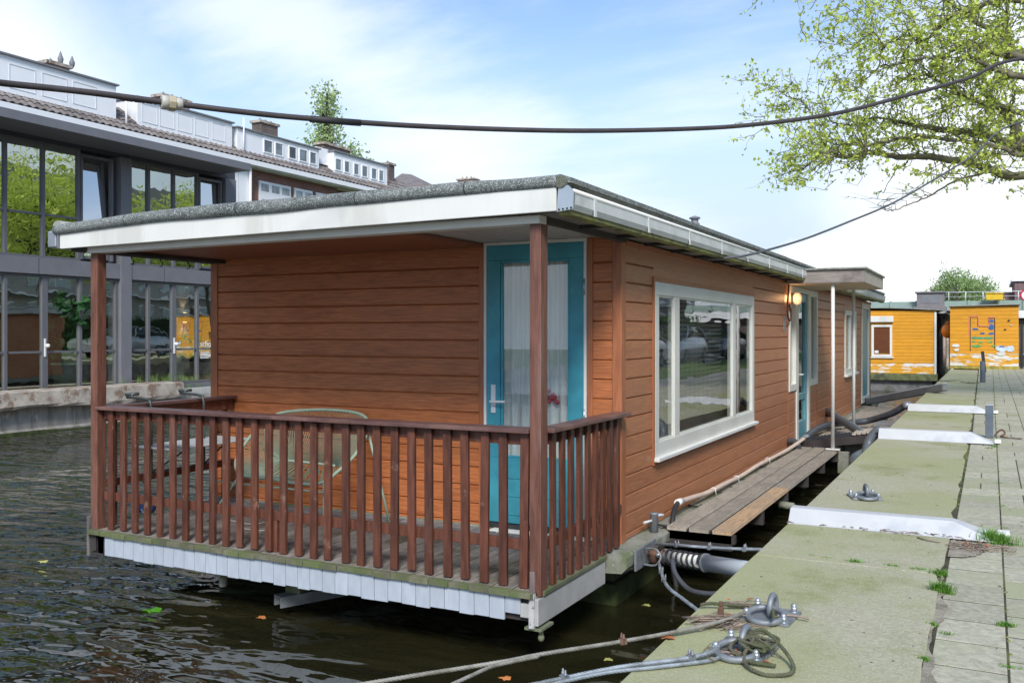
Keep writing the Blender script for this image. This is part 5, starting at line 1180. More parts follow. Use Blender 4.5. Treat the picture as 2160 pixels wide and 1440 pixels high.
# ============================================================ DARK GLASS BUILDING
gbld = thing('office_building', 'dark grey framed glass building of two storeys on the far bank', 'building', (-19, 8, .7))
XB = -17.6
part(gbld, 'plinth', MB().box(-22, XB+.02, -12, 18.26, .3, .76), anth, .005)
for (a, b) in ((14.64,14.94),(17.89,18.26),(9.3,9.6),(4.0,4.3),(-1.3,-1.0),(-6.6,-6.3)):
    part(gbld, 'column', MB().box(XB-.42, XB+.02, a, b, .761, 6.0), anth, .006)
part(gbld, 'storey_band', MB().box(XB-.25, XB+.0, -12, 17.885, 3.225, 3.565), anth, .005)
mb = MB()
for y_ in (12.6,15.9,9.9,6.9): mb.box(XB, XB+.0025, y_, y_+.01, 3.23, 3.56)
part(gbld, 'panel_joint', mb, anth_d)
part(gbld, 'header', MB().box(XB-.42, XB-.02, -12, 18.26, 6.0, 6.42), mat('header_dark', (.06,.06,.075), .6, .05, 3, bump=.02))
part(gbld, 'roof_beam', MB().box(-22, -16.6, -12, 17.75, 6.085, 6.27), anth, .006)
part(gbld, 'rear_wall', MB().box(-22.0,-21.8,-12,18.2,.77,6.05), room_d); part(gbld, 'end_wall', MB().box(-21.8,XB-.43,18.0,18.24,.77,6.05), anth)
part(gbld, 'floor', MB().box(-21.8,XB-.12,-12,17.95,.762,.80), room_f); part(gbld, 'upper_floor', MB().box(-21.8,XB-.26,-12,17.95,3.23,3.55), room_d); part(gbld, 'inner_ceiling', MB().box(-21.8,XB-.43,-12,17.95,5.995,6.05), mat('inner_white', (.3,.3,.3), .9, .1, 1, bump=0))
def bay(ys, z0, z1, rail, nm, xg=XB-.12, dbl=()):
    mb = MB(); w = .035
    for y in ys:
        ww = w*1.9 if y in dbl else w; mb.box(xg-.03, xg+.05, y-ww, y+ww, z0, z1)
    mb.box(xg-.03, xg+.05, ys[0]-w, ys[-1]+w, z1-.001, z1+.05).box(xg-.03, xg+.05, ys[0]-w, ys[-1]+w, z0-.05, z0+.001)
    fr = part(gbld, nm, mb, alu_frame, .003)
    mb = MB()
    for a, b in zip(ys, ys[1:]): mb.box(xg-.02, xg+.035, a+w*2, b-w*2 if b in dbl else b-w, rail-.022, rail+.022)
    part(fr, 'rail', mb, alu_frame)
    for a, b in zip(ys, ys[1:]):
        t_ = ru(-.004,.004); part(fr, 'pane', MB().add([(xg+.001+t_, a+w, z0),(xg+.001-t_, b-w, z0),(xg+.001-t_*.5, b-w, z1),(xg+.001+t_, a+w, z1)], [(0,1,2,3)]), g_bld)
    return fr
random.seed(40)
b1_ = bay([9.65,10.4,11.10,11.925,12.80,13.66,14.60], .82, 3.17, 1.60, 'ground_glazing', dbl=(12.80,))
b2_ = bay([14.98,15.51,16.27,17.03,17.86], .82, 3.17, 1.60, 'ground_glazing', dbl=(16.27,))
bay([4.35,6.0,7.65,9.25], .82, 3.17, 1.60, 'ground_glazing'); bay([-.95,.7,2.3,3.95], .82, 3.17, 1.60, 'ground_glazing')
u1_ = bay([9.65,10.9,11.925,12.77,13.62], 3.62, 5.95, 4.49, 'upper_glazing')
u2_ = bay([14.98,15.51,16.27,17.03], 3.62, 5.95, 4.49, 'upper_glazing')
bay([4.35,6.0,7.65,9.25], 3.62, 5.95, 4.49, 'upper_glazing'); bay([-.95,.7,2.3,3.95], 3.62, 5.95, 4.49, 'upper_glazing')
def tiltwin(y0, y1, z0, z1, tilt):
    xg = XB-.14; h = z1-z0; dx = -h*math.sin(tilt); dz = h*math.cos(tilt)
    mb = MB(); w = .05
    A_ = lambda y, s_: Vector((xg+dx*s_, y, z0+dz*s_))
    mb.bar(A_(y0+w,0), A_(y0+w,1), .06, .05, up=(1,0,0)); mb.bar(A_(y1-w,0), A_(y1-w,1), .06, .05, up=(1,0,0)); mb.bar(A_(y0,0), A_(y1,0), .06, .06); mb.bar(A_(y0,1), A_(y1,1), .06, .06)
    fr = part(gbld, 'tilted_window', mb, alu_frame, .003)
    part(fr, 'pane', MB().add([A_(y0+w,0)+Vector((.005,0,0)),A_(y1-w,0)+Vector((.005,0,0)),A_(y1-w,1)+Vector((.005,0,0)),A_(y0+w,1)+Vector((.005,0,0))],[(0,1,2,3)]), glass('tilt_glass', (1,1,1), 9., 0, (1,1,1), (.6,.65,.65)))
    part(fr, 'opening_frame', MB().box(XB-.15,XB-.05,y0-.04,y0,z0-.05,z1+.05).box(XB-.15,XB-.05,y1,y1+.05,z0-.05,z1+.05).box(XB-.15,XB-.05,y0,y1,z1,z1+.05), alu_frame)
    return fr
tiltwin(13.70,14.44,3.66,5.86,R(4.5)); tiltwin(17.10,17.78,3.66,5.86,R(2))
for y_, fr in ((12.80,b1_),(16.27,b2_)):
    part(fr, 'door_handle', MB().box(XB-.07,XB-.045,y_-.03,y_+.01,1.50,1.88).sphere((XB-.02,y_+.03,1.73),.045,10,8).cyl((XB-.05,y_-.02,1.73),(XB-.02,y_+.03,1.73),.015), handle_m, .003)
# lettering on the glass: partly hidden behind the houseboat
cu = bpy.data.curves.new('sign_text', 'FONT'); cu.body = 'school'; cu.size = .20; cu.extrude = .002
to = bpy.data.objects.new('sign_text', cu); col.objects.link(to)
dg = bpy.context.evaluated_depsgraph_get(); me = bpy.data.meshes.new_from_object(to.evaluated_get(dg)); bpy.data.objects.remove(to)
me.transform(Matrix.Translation((XB-.06, 17.09, 1.66)) @ Matrix.Rotation(R(90),4,'Z') @ Matrix.Rotation(R(90),4,'X')); me.transform(Matrix.Translation(-ORG[gbld.name]))
me.materials.clear(); me.materials.append(white_far); to = bpy.data.objects.new('lettering', me); col.objects.link(to); to.parent = gbld
mb = MB()
for k, l in enumerate((.30,.24,.34,.34,.28)): mb.box(XB-.066,XB-.062,17.10,17.10+l,1.50-k*.035,1.518-k*.035)
part(gbld, 'small_print', mb, white_far)
# things inside
pp = PX(137,800,-18.1); pot = thing('potted_plant', 'tall green plant in a pale green pot behind the glass doors', 'potted plant', (-18.1,pp.y,.80))
part(pot, 'pot', MB().lathe((-18.1,pp.y,.80), [(0,.0),(.19,0),(.27,.50),(.285,.50),(.285,.54),(.25,.54),(.24,.44),(0,.44)], 20), pot_m)
random.seed(3); mb = MB(); st = MB()
for k in range(26):
    a = ru(0,6.28); l = ru(.5,1.9); top = Vector((-18.1+math.cos(a)*l*.28, pp.y+math.sin(a)*l*.32, 1.25+l*.8)); b_ = Vector((-18.1,pp.y,1.24)); st.tube(smooth_path([b_, b_.lerp(top,.5)+Vector((0,0,.12)), top],3), .008, 5)
    for _ in range(3): leaf_cluster(mb, top+Vector((ru(-.1,.1),ru(-.1,.1),ru(-.15,.1))), 3, .08, .20)
part(pot, 'stems', st, plant_m); part(pot, 'leaves', mb, plant_m)
pq_ = PX(388,760,-18.2); pot2 = thing('potted_plant', 'dark leafy plant behind the glass below the wall light', 'potted plant', (-18.2,pq_.y,.80)); st = MB(); mb = MB()
part(pot2, 'pot', MB().lathe((-18.2,pq_.y,.80), [(0,0),(.14,0),(.18,.3),(.16,.3),(0,.27)], 16), dark_metal)
for k in range(16):
    a = ru(0,6.28); l = ru(.4,1.2); top = Vector((-18.2+math.cos(a)*.25, pq_.y+math.sin(a)*.28, 1.05+l*.75)); st.tube([(-18.2,pq_.y,1.05), top], .007, 5); leaf_cluster(mb, top, 7, .07, .17)
part(pot2, 'stems', st, plant_m); part(pot2, 'leaves', mb, plant_m)
wl = PX(390,668,-18.0); sc = thing('wall_light', 'small brown up and down wall light glowing inside the glass building', 'lamp', (-18.0,wl.y,wl.z-.1))
part(sc, 'bracket_wall', MB().box(-18.16,-18.08,wl.y-.22,wl.y+.22,.8,3.2), mat('plaster', (.30,.29,.27), .9, .05, 2, bump=0)); part(sc, 'body', MB().cyl((-18.0,wl.y,wl.z-.13),(-18.0,wl.y,wl.z+.10),.055,14), rust)
part(sc, 'glow', MB().cyl((-18.0,wl.y,wl.z+.101),(-18.0,wl.y,wl.z+.108),.045,14).cyl((-18.0,wl.y,wl.z-.138),(-18.0,wl.y,wl.z-.131),.045,14), emis('warm_glow', (1,.7,.35), 3))
for s_ in (1,-1):
    l_ = bpy.data.lights.new('wall_light_beam','SPOT'); l_.energy = 3; l_.color = (1,.72,.42); l_.spot_size = R(75); l_.spot_blend = .6; l_.shadow_soft_size = .02
    lo = bpy.data.objects.new('wall_light_beam', l_); col.objects.link(lo); lo.location = (-18.0, wl.y, wl.z+(.12 if s_ > 0 else -.15)); lo.rotation_euler = (R(180) if s_ > 0 else 0, 0, 0)
random.seed(50)
part(gbld, 'desk', MB().box(-19.6,-18.9,15.3,16.6,1.50,1.54).box(-19.55,-19.5,15.35,15.4,.8,1.5).box(-19.0,-18.95,16.5,16.55,.8,1.5).box(-19.5,-19.1,16.6,17.2,.8,1.45), room_f)
# ============================================================ WHITE DORMER ROW BEHIND
rh = thing('terrace_house', 'red brick terrace with long tiled roof and white dormers behind the glass building', 'house', (-26, 18, .8))
XH = -24.0
part(rh, 'wall', MB().box(-32, XH, -8, 30.7, .6, 8.1), brick_red)
part(rh, 'wall', MB().box(-32, XH-.5, 30.71, 36, .6, 8.1), brick_red)
ev = part(rh, 'eave', MB().box(XH+.0, XH+.50, -8, 36.5, 8.02, 8.20).box(XH-.5, XH-.01, 30.71, 36.5, 8.02, 8.20), white_far, .01)
part(ev, 'soffit', MB().box(XH+.0, XH+.42, -8, 36.4, 7.98, 8.018), mat('soffit_pale', (.62,.60,.55), .8, .1, 2, bump=0))
# pantile strip: real rolls
mb = MB(); x0, z0_, x1, z1_ = XH+.46, 8.205, XH-2.0, 10.0
random.seed(71); rows = 9; cp = .24
dv = Vector((x1-x0, 0, z1_-z0_)); L_ = dv.length; dn = dv.normalized(); up_ = Vector((-dn.z, 0, dn.x)); up_ = up_ if up_.z > 0 else -up_
rl = L_/rows
for r_ in range(3 if False else 5):
    y = 9.0
    while y < 36.4:
        a_ = Vector((x0,y,z0_))+dn*(r_*rl); b_ = a_+dn*(rl*1.04)
        prf = [(0,0),(.05,.035),(.10,.05),(.15,.035),(.20,.0),(.238,.004)]
        vs = [a_+Vector((0,u,0))+up_*(h+.03) for u, h in prf]+[b_+Vector((0,u,0))+up_*h for u, h in prf]
        mb.add(vs, [(i,i+1,7+i,6+i) for i in range(5)]+[(0,1,2,3,4,5)][:0]); 
        mb.add([a_+Vector((0,u,0))+up_*(h+.03) for u, h in prf]+[a_+Vector((0,u,0))+up_*(h+.005) for u, h in prf], [(i,6+i,7+i,i+1) for i in range(5)])
        y += cp
rf = part(rh, 'roof', mb, tile_m)
part(rh, 'roof_base', MB().prism([(x0,-8,z0_-.01),(x1,-8,z1_-.01),(x1-4,-8,z1_-.01),(x1-4,-8,z0_-.01)], (0,44.4,0)), tile_m)
def dormer(y0, y1, zb, zt, joints=(), wins=(), cap=.05, name='dormer'):
    d_ = part(rh, name, MB().box(XH-2.6, XH-.02, y0, y1, zb, zt), white_far, .004)
    part(d_, 'dormer_roof', MB().box(XH-2.65, XH+.06, y0-.06, y1+.06, zt+.001, zt+cap), lead)
    mb = MB()
    for a, b, za, zb_ in joints: frame_bars(mb, a, b, za, zb_, .018, 0, .012, 'y', XH-.02, 1)
    if joints: part(d_, 'panel', mb, white_line)
    for a, b, za, zb_ in wins:
        f = MB(); frame_bars(f, a, b, za, zb_, .045, 0, .03, 'y', XH-.02, 1); w_ = part(d_, 'window', f, white_far); part(w_, 'pane', MB().box(XH-.019, XH-.012, a+.045, b-.045, za+.045, zb_-.045), mat('dormer_glass', (.16,.20,.22), .15, .5, 1.5, bump=0, rand=.5) if 'dormer_glass' not in MATS else MATS['dormer_glass'])
    return d_
dormer(4, 19.82, 8.60, 9.62, [(y_, y_+.80, 8.75, 9.42) for y_ in (12.0,13.0,14.1,15.2,16.3,17.3,18.3)])
dormer(20.62, 24.75, 8.58, 9.45, [(y_, y_+.62, 8.72, 9.32) for y_ in (20.8,21.5,22.25,23.0,23.8)])
def wz(l, r_, t_, b_):
    A_, B_ = PX(l, t_, XH), PX(r_, b_, XH); return (A_.y, B_.y, 8.70, 9.22)
dormer(25.0, 29.55, 8.57, 9.36, (), [wz(556,576,295,335), wz(580,598,0,0), wz(609,626,0,0), wz(631,649,0,0), wz(653,668,0,0)])
dormer(30.5, 34.3, 8.60, 9.46, (), [wz(707,721,0,0), wz(726,738,0,0), wz(746,758,0,0), wz(763,776,0,0), wz(783,795,0,0), wz(799,810,0,0)])
part(rh, 'dormer_cheek', MB().box(XH-2.6, XH-.3, 29.75, 30.499, 8.9, 9.56), white_far)
part(rh, 'dormer_top', MB().box(XH-4.2,XH-1.5,24.9,29.4,9.36,9.62), white_far); part(rh, 'dormer_top', MB().box(XH-4.2,XH-1.2,30.2,32,9.48,9.66), white_far)
mb = MB().cyl((XH+.05,25.25,8.4),(XH+.05,25.25,9.75),.03).cyl((XH+.1,20.1,8.3),(XH+.1,20.1,9.4),.03)
part(rh, 'flue_pipe', mb, white_far)
# white bay frames in the brick
mb = MB()
for (l, r_, t_, b_) in ((546,612,372,470),(620,658,388,480),(666,702,399,480)):
    A_, B_ = PX(l, t_, XH+.02), PX(r_, t_+(r_-l)*.17, XH+.02); part(rh, 'bay_window', MB().box(XH-.0, XH+.06, A_.y, B_.y, 5.0, 7.62), white_far, .004)
    n_ = 3 if r_-l > 50 else 2; wd = (B_.y-A_.y)/n_
    for k in range(n_): mb.box(XH+.061, XH+.066, A_.y+wd*k+.08, A_.y+wd*(k+1)-.08, 7.25, 7.52); mb.box(XH+.061, XH+.066, A_.y+wd*k+.12, A_.y+wd*(k+1)-.12, 6.0, 6.95)
part(rh, 'bay_pane', mb, mat('bay_glass', (.30,.33,.34), .15, .4, 2.5, bump=0))
part(rh, 'white_bay', MB().box(XH-.2, XH+.25, 22.6, 25.45, 3, 7.97), white_far, .01)
part(rh, 'white_bay_joint', MB().box(XH+.251, XH+.256, 24.75, 24.78, 3.2, 7.8).box(XH+.251,XH+.256,23.9,23.93,3.2,7.8).cyl((XH+.32,25.3,3),(XH+.32,25.3,7.97),.05), white_line)
part(rh, 'downpipe', MB().tube([(XH+.1,31.2,7.9),(XH+.1,31.2,7.7),(XH-.2,31.0,7.5),(XH-.2,31.0,4)], .06, 8), zinc)
def chimney(l, r_, t_, X_, h, m, pots=3, nm='chimney'):
    A_, B_ = PX(l, t_, X_), PX(r_, t_, X_); zt = A_.z+.10; c_ = part(rh, nm, MB().box(X_-.5, X_, A_.y, B_.y, zt-h, zt-.10), m)
    part(c_, 'chimney_cap', MB().box(X_-.55, X_+.06, A_.y-.08, B_.y+.08, zt-.10, zt), cap_old)
    mb = MB()
    for k in range(pots): y = A_.y+(B_.y-A_.y)*(k+.5)/pots; mb.lathe((X_-.22,y,zt), [(.05,0),(.055,.08),(.03,.09),(.03,.12),(0,.13)], 8)
    part(c_, 'chimney_pot', mb, rust); return c_, A_, B_, zt
c_, A_, B_, zt = chimney(102, 146, 133, XH-2.4, 1.0, brick_red, 0)
for y_, h_, s_ in ((A_.y+.22,.14,.6),(A_.y+.58,.42,1),(A_.y+1.0,.38,1)):
    mb = MB().lathe((XH-2.6,y_,zt), [(.03*s_,0),(.05*s_,.04),(.08*s_,.10*h_/.4),(.095*s_,.2*h_/.4),(.06*s_,.28*h_/.4),(.045*s_,.33*h_/.4),(.015*s_,.42*h_/.4),(0,.44*h_/.4)], 10); part(c_, 'cowl', mb, lead)
chimney(344, 400, 203, XH-2.4, 1.4, brick_red, 3); chimney(551, 586, 258, XH-2.4, 1.0, brick_dk, 3); chimney(684, 738, 304, XH-2.4, .9, brick_dk, 3)
chimney(820, 832, 347, XH-.6, 2.2, brick_dk, 1)
mb = MB()
for (a_, b_) in (((246,196),(289,214)),): pass
fh = thing('far_house', 'dark tiled hipped roof beyond the end of the white dormers', 'house', (-30,44,.8))
P1, P2, P3, P4 = PY(812,393,46), PY(912,396,46), PY(848,366,50), PY(868,368,50)
P5, P6 = PY(815,388,56), PY(925,396,56)
part(fh, 'roof', MB().add([P1,P2,P4,P3,P6,P5], [(0,1,2,3),(1,4,2),(4,5,3,2),(5,0,3)]), tile_m); part(fh, 'wall', MB().box(P1.x+.3,P2.x-.3,46.3,55,.8,P1.z-.05), brick_red)
fc = thing('far_house', 'distant pinkish house showing only its chimney above the houseboat roof', 'house', (-28,60,.8))
A_, B_ = PY(965,378,60), PY(999,378,60); part(fc, 'chimney', MB().box(A_.x,B_.x,60,60.8,8,A_.z-.1), mat('pink_brick', (.42,.28,.26), .9, .15, 8, bump=.2)); part(fc, 'chimney_cap', MB().box(A_.x-.08,B_.x+.08,59.9,60.9,A_.z-.099,A_.z), cap_old)
mb = MB()
for k in range(3): mb.cyl((A_.x+.2+k*.38,60.4,A_.z),(A_.x+.2+k*.38,60.4,A_.z+.22),.06,8)
part(fc, 'chimney_pot', mb, cap_old); part(fc, 'wall', MB().box(A_.x-5,B_.x+3,60.85,68,.8,10.5), brick_red)
# ============================================================ BIG SPRING TREE OVER THE QUAY
random.seed(33)
TB = Vector((4.0,17.6,.82)); tree = thing('plane_tree', 'large spring tree with bare brown limbs and yellow green young leaves overhanging the quay', 'tree', TB)
def z3(x, y): return (1560+x/3, y/3)
limbs = [ # (depth, radius at right end, radius at tip, points in enlarged-picture units)
 (16.5,.062,.022,[(1800,1115),(1600,1075),(1500,1040),(1350,1015),(1200,995),(1000,990),(850,965),(780,975),(700,990),(630,985),(600,960),(540,920),(490,830)]),
 (17.0,.075,.026,[(1800,930),(1650,890),(1500,850),(1350,830),(1200,805),(1050,780),(950,760)]),
 (15.8,.036,.012,[(1800,985),(1700,950),(1550,910),(1300,880),(1120,860),(1000,885),(870,905),(800,940),(770,970)]),
 (17.8,.085,.035,[(1800,870),(1750,800),(1700,740),(1650,690),(1600,630),(1550,580),(1500,530)]),
 (16.2,.040,.012,[(1800,715),(1700,690),(1600,670),(1500,640),(1400,590),(1300,540),(1200,480),(1150,450)]),
 (15.4,.040,.022,[(1800,490),(1700,460),(1600,430),(1500,380),(1430,345)]),
 (15.9,.048,.010,[(1800,360),(1700,355),(1600,330),(1500,280),(1420,270),(1350,320),(1280,365),(1150,370),(1000,410),(900,415)]),
 (17.4,.055,.018,[(1750,340),(1700,270),(1660,215),(1600,200),(1500,140),(1430,90),(1350,30),(1290,0),(1200,-60)]),
 (16.0,.045,.012,[(1800,10),(1650,0),(1500,50),(1400,80),(1300,130),(1220,220),(1150,270),(1110,260),(1060,200)]),
 (16.8,.028,.018,[(1690,-20),(1700,100),(1690,200),(1720,300)]),
 (15.2,.016,.004,[(1590,1085),(1400,1130),(1300,1180),(1200,1240),(1100,1280),(1000,1325),(930,1330),(890,1300)]),
 (16.4,.018,.008,[(790,960),(760,920),(680,915),(600,915),(520,850),(430,800)]),
 (16.6,.020,.007,[(950,760),(850,740),(760,790),(640,790),(560,740),(500,600)]),
 (16.0,.016,.006,[(1110,260),(1000,250),(900,310),(880,420),(800,500),(720,580),(620,560)]),
 (16.0,.014,.005,[(920,300),(850,210),(760,260),(700,310)]),
 (15.6,.014,.005,[(600,960),(500,980),(420,1060),(330,1090),(240,1120)]),
 (15.6,.010,.004,[(600,990),(520,1020),(460,1080)]),
 (16.8,.014,.005,[(480,760),(400,640),(320,620),(240,560),(180,540)])]
br = MB(); tips = []
hub = Vector((3.6,17.4,4.2))
for dpt, r0, r1, pts in limbs:
    P_ = [PY(*z3(a, b), dpt+ru(-.15,.15)) for a, b in pts]
    if pts[0][0] >= 1740:
        P_ = [hub+Vector((0,0,max(0,(P_[0].z-4.2)*.45))), (hub+Vector((0,0,(P_[0].z-4.2)*.7))).lerp(P_[0], .55)+Vector((0,0,.12))]+P_; 
    sm = smooth_path(P_, 5); n = len(sm); k0 = 10 if pts[0][0] >= 1740 else 0
    rr = [1.1*q for q in [(r0*1.9-(r0*.9)*i/k0) if i < k0 else r0+(r1-r0)*((i-k0)/max(1,n-1-k0)) for i in range(n)]]
    sm = [q+Vector((ru(-.012,.012),ru(-.012,.012),ru(-.015,.015))) for q in sm]
    br.tube(sm, rr, 9)
    for i in range(k0, n):
        if rnd() < (.75 if r0 > .02 else .6): tips.append((sm[i], rr[i]))
lf = MB()
def twig(s0, d, L, r, n, leaves, lsz):
    p_ = Vector(s0); pts = [p_.copy()]; dd = Vector(d).normalized(); seg = L/n
    for _ in range(n):
        dd = (dd+Vector((random.gauss(0,.34), random.gauss(0,.34), random.gauss(0,.30)+.02))).normalized()
        if p_.z < 4.45 and p_.x < .5: dd.z = abs(dd.z)*.5
        p_ = p_+dd*seg; pts.append(p_.copy())
    br.tube(pts, [r*(1-.8*i/n) for i in range(n+1)], 5)
    for i in range(1, n+1):
        if pts[i].z < 4.2 and pts[i].x < .4: continue
        if rnd() < leaves: leaf_cluster(lf, pts[i], random.choice((2,3,4,5)), lsz*.85, lsz, lobed=True)
    return pts
for (q, r_) in tips:
    if q.x > 1.2: continue
    d = Vector((ru(-1,.3), ru(-.8,.8), ru(-.6,.9))); P_ = twig(q, d, ru(.45,1.0), min(.013, r_*.6), 6, .34, .058)
    for _ in range(2):
        k = random.randint(2, 5); twig(P_[k], Vector((ru(-1,.5), ru(-1,1), ru(-.8,.9))), ru(.25,.5), .0058, 4, .50, .058)
# further sprays of twigs and leaves through the crown
def accept(x, y):
    u = (x-1575)/600.
    if u < 0: return 0
    if x < 2160 and y > 0:
        low = 290+130*min(1, u*3) if x < 1700 else 400-20*math.sin(u*6)
        lim = 1600+max(0, 220-y)*.28 if y < 220 else 1590+max(0, y-300)*.25
        if x < lim or y > low: return 0
        if x < 1720: return .3 if y > 160 else .15
        if y > 330: return .16
        if y > 250 and x > 1800: return .42
        return min(1., .55+u*.7)
    return .55
made = 0; tries = 0
while made < 470 and tries < 9000:
    tries += 1; x, y = ru(1580, 2200), ru(-60, 450)
    if rnd() > accept(x, y): continue
    dpt = 16.3+random.gauss(0,1.0); c = PY(x, y, dpt); twig(c, Vector((ru(-1,.6), ru(-1,1), ru(-.7,.8))), ru(.35,.9), .0068, 5, .60, .058); made += 1
random.seed(99)                                        # the rest of the crown, out of frame (seen in reflections)
for _ in range(420):
    v = Vector((random.gauss(0,1), random.gauss(0,1), random.gauss(0,1))).normalized()*(rnd()**.4); c = Vector((5.0+v.x*4.4, 17.6+v.y*5.5, 8.2+v.z*3.4))
    if c.z < 4.6 or c.x < .9 and c.z < 6.4: continue
    leaf_cluster(lf, c, 12, .24, .14)
tk = MB().tube(smooth_path([TB-Vector((0,0,.1)), TB+Vector((.05,0,1.6)), hub, hub+Vector((.3,.1,2.2)), hub+Vector((.9,.2,5))], 5), [.30-.010*i for i in range(21)], 14)
for e in ((7,20,9),(6.5,14.5,8.8),(3.2,20.5,9),(5.2,17,11),(3.0,14,9.2)):
    tk.tube(smooth_path([hub+Vector((.1,0,1.2)), (hub+Vector(e))/2+Vector((0,0,1)), e], 4), [.12,.11,.10,.09,.08,.07,.05,.04,.03], 8)
part(tree, 'trunk', tk, bark); part(tree, 'branches', br, bark); part(tree, 'crown', lf, leaf_m)
# ============================================================ OVERHEAD CABLES
cpx = [(-260,140,3.7),(-90,162,4.2),(0,175,4.5),(170,193,4.75),(340,215,5.0),(500,235,5.2),(650,250,5.42),(900,267,5.85),(1200,276,6.35),(1450,272,6.85),(1600,262,7.2),(1760,240,7.6),(1900,205,8.05),(2040,166,8.6),(2160,124,9.1)]
P_ = [PT(*q) for q in cpx]+[Vector((1.6,13,5.2)), hub+Vector((-.2,-.2,2.2))]
oc = thing('overhead_cable', 'thick dark cable sagging across the top of the picture with a pale coupling', 'cable', P_[0]); sm = smooth_path(P_, 8)
part(oc, 'cable', MB().tube(sm, .0165, 10), cable_m)
part(oc, 'sleeve', MB().tube([PT(*q) for q in ((655,251,5.43),(700,255,5.5),(760,259.5,5.6))], .0205, 12), black_rub)
a, b = PT(341,215.5,5.0), PT(385,221,5.06); d = (b-a)
part(oc, 'coupling', MB().tube([a-d*.03, a+d*.0, a+d*.36, a+d*.37], [.034,.038,.038,.034], 16).tube([a+d*.60, a+d*.62, a+d*.94, a+d*1.0], [.030,.034,.034,.026], 16), mat('coupling_plastic', (.52,.50,.44), .5, .06, 6, bump=.05))
part(oc, 'coupling_nut', MB().tube([a+d*.33, a+d*.64], [.043,.043], 8, smooth=False), mat('coupling_nut', (.48,.42,.28), .5, .06, 6, bump=.05), .002)
part(oc, 'wrap', rope_tube(MB(), [PT(*q) for q in ((255,206,4.9),(300,211,4.95),(338,215,5.0))], .0185, .06, 3), cable_m)
th = [PX(1488,547,-2.28)]+[PT(*q) for q in ((1560,541,8.35),(1620,527,8.6),(1700,503,9.0),(1790,468,9.4),(1880,430,9.8),(1960,385,10.2),(2050,330,10.7),(2160,256,11.3))]+[Vector((2.0,14.3,4.8)), hub+Vector((-.25,-.2,1.0))]
solo('service_cable', MB().tube(smooth_path(th, 8), .0105, 8), cable_g, 'thinner grey cable running from the eave up to the tree on the right', 'cable')
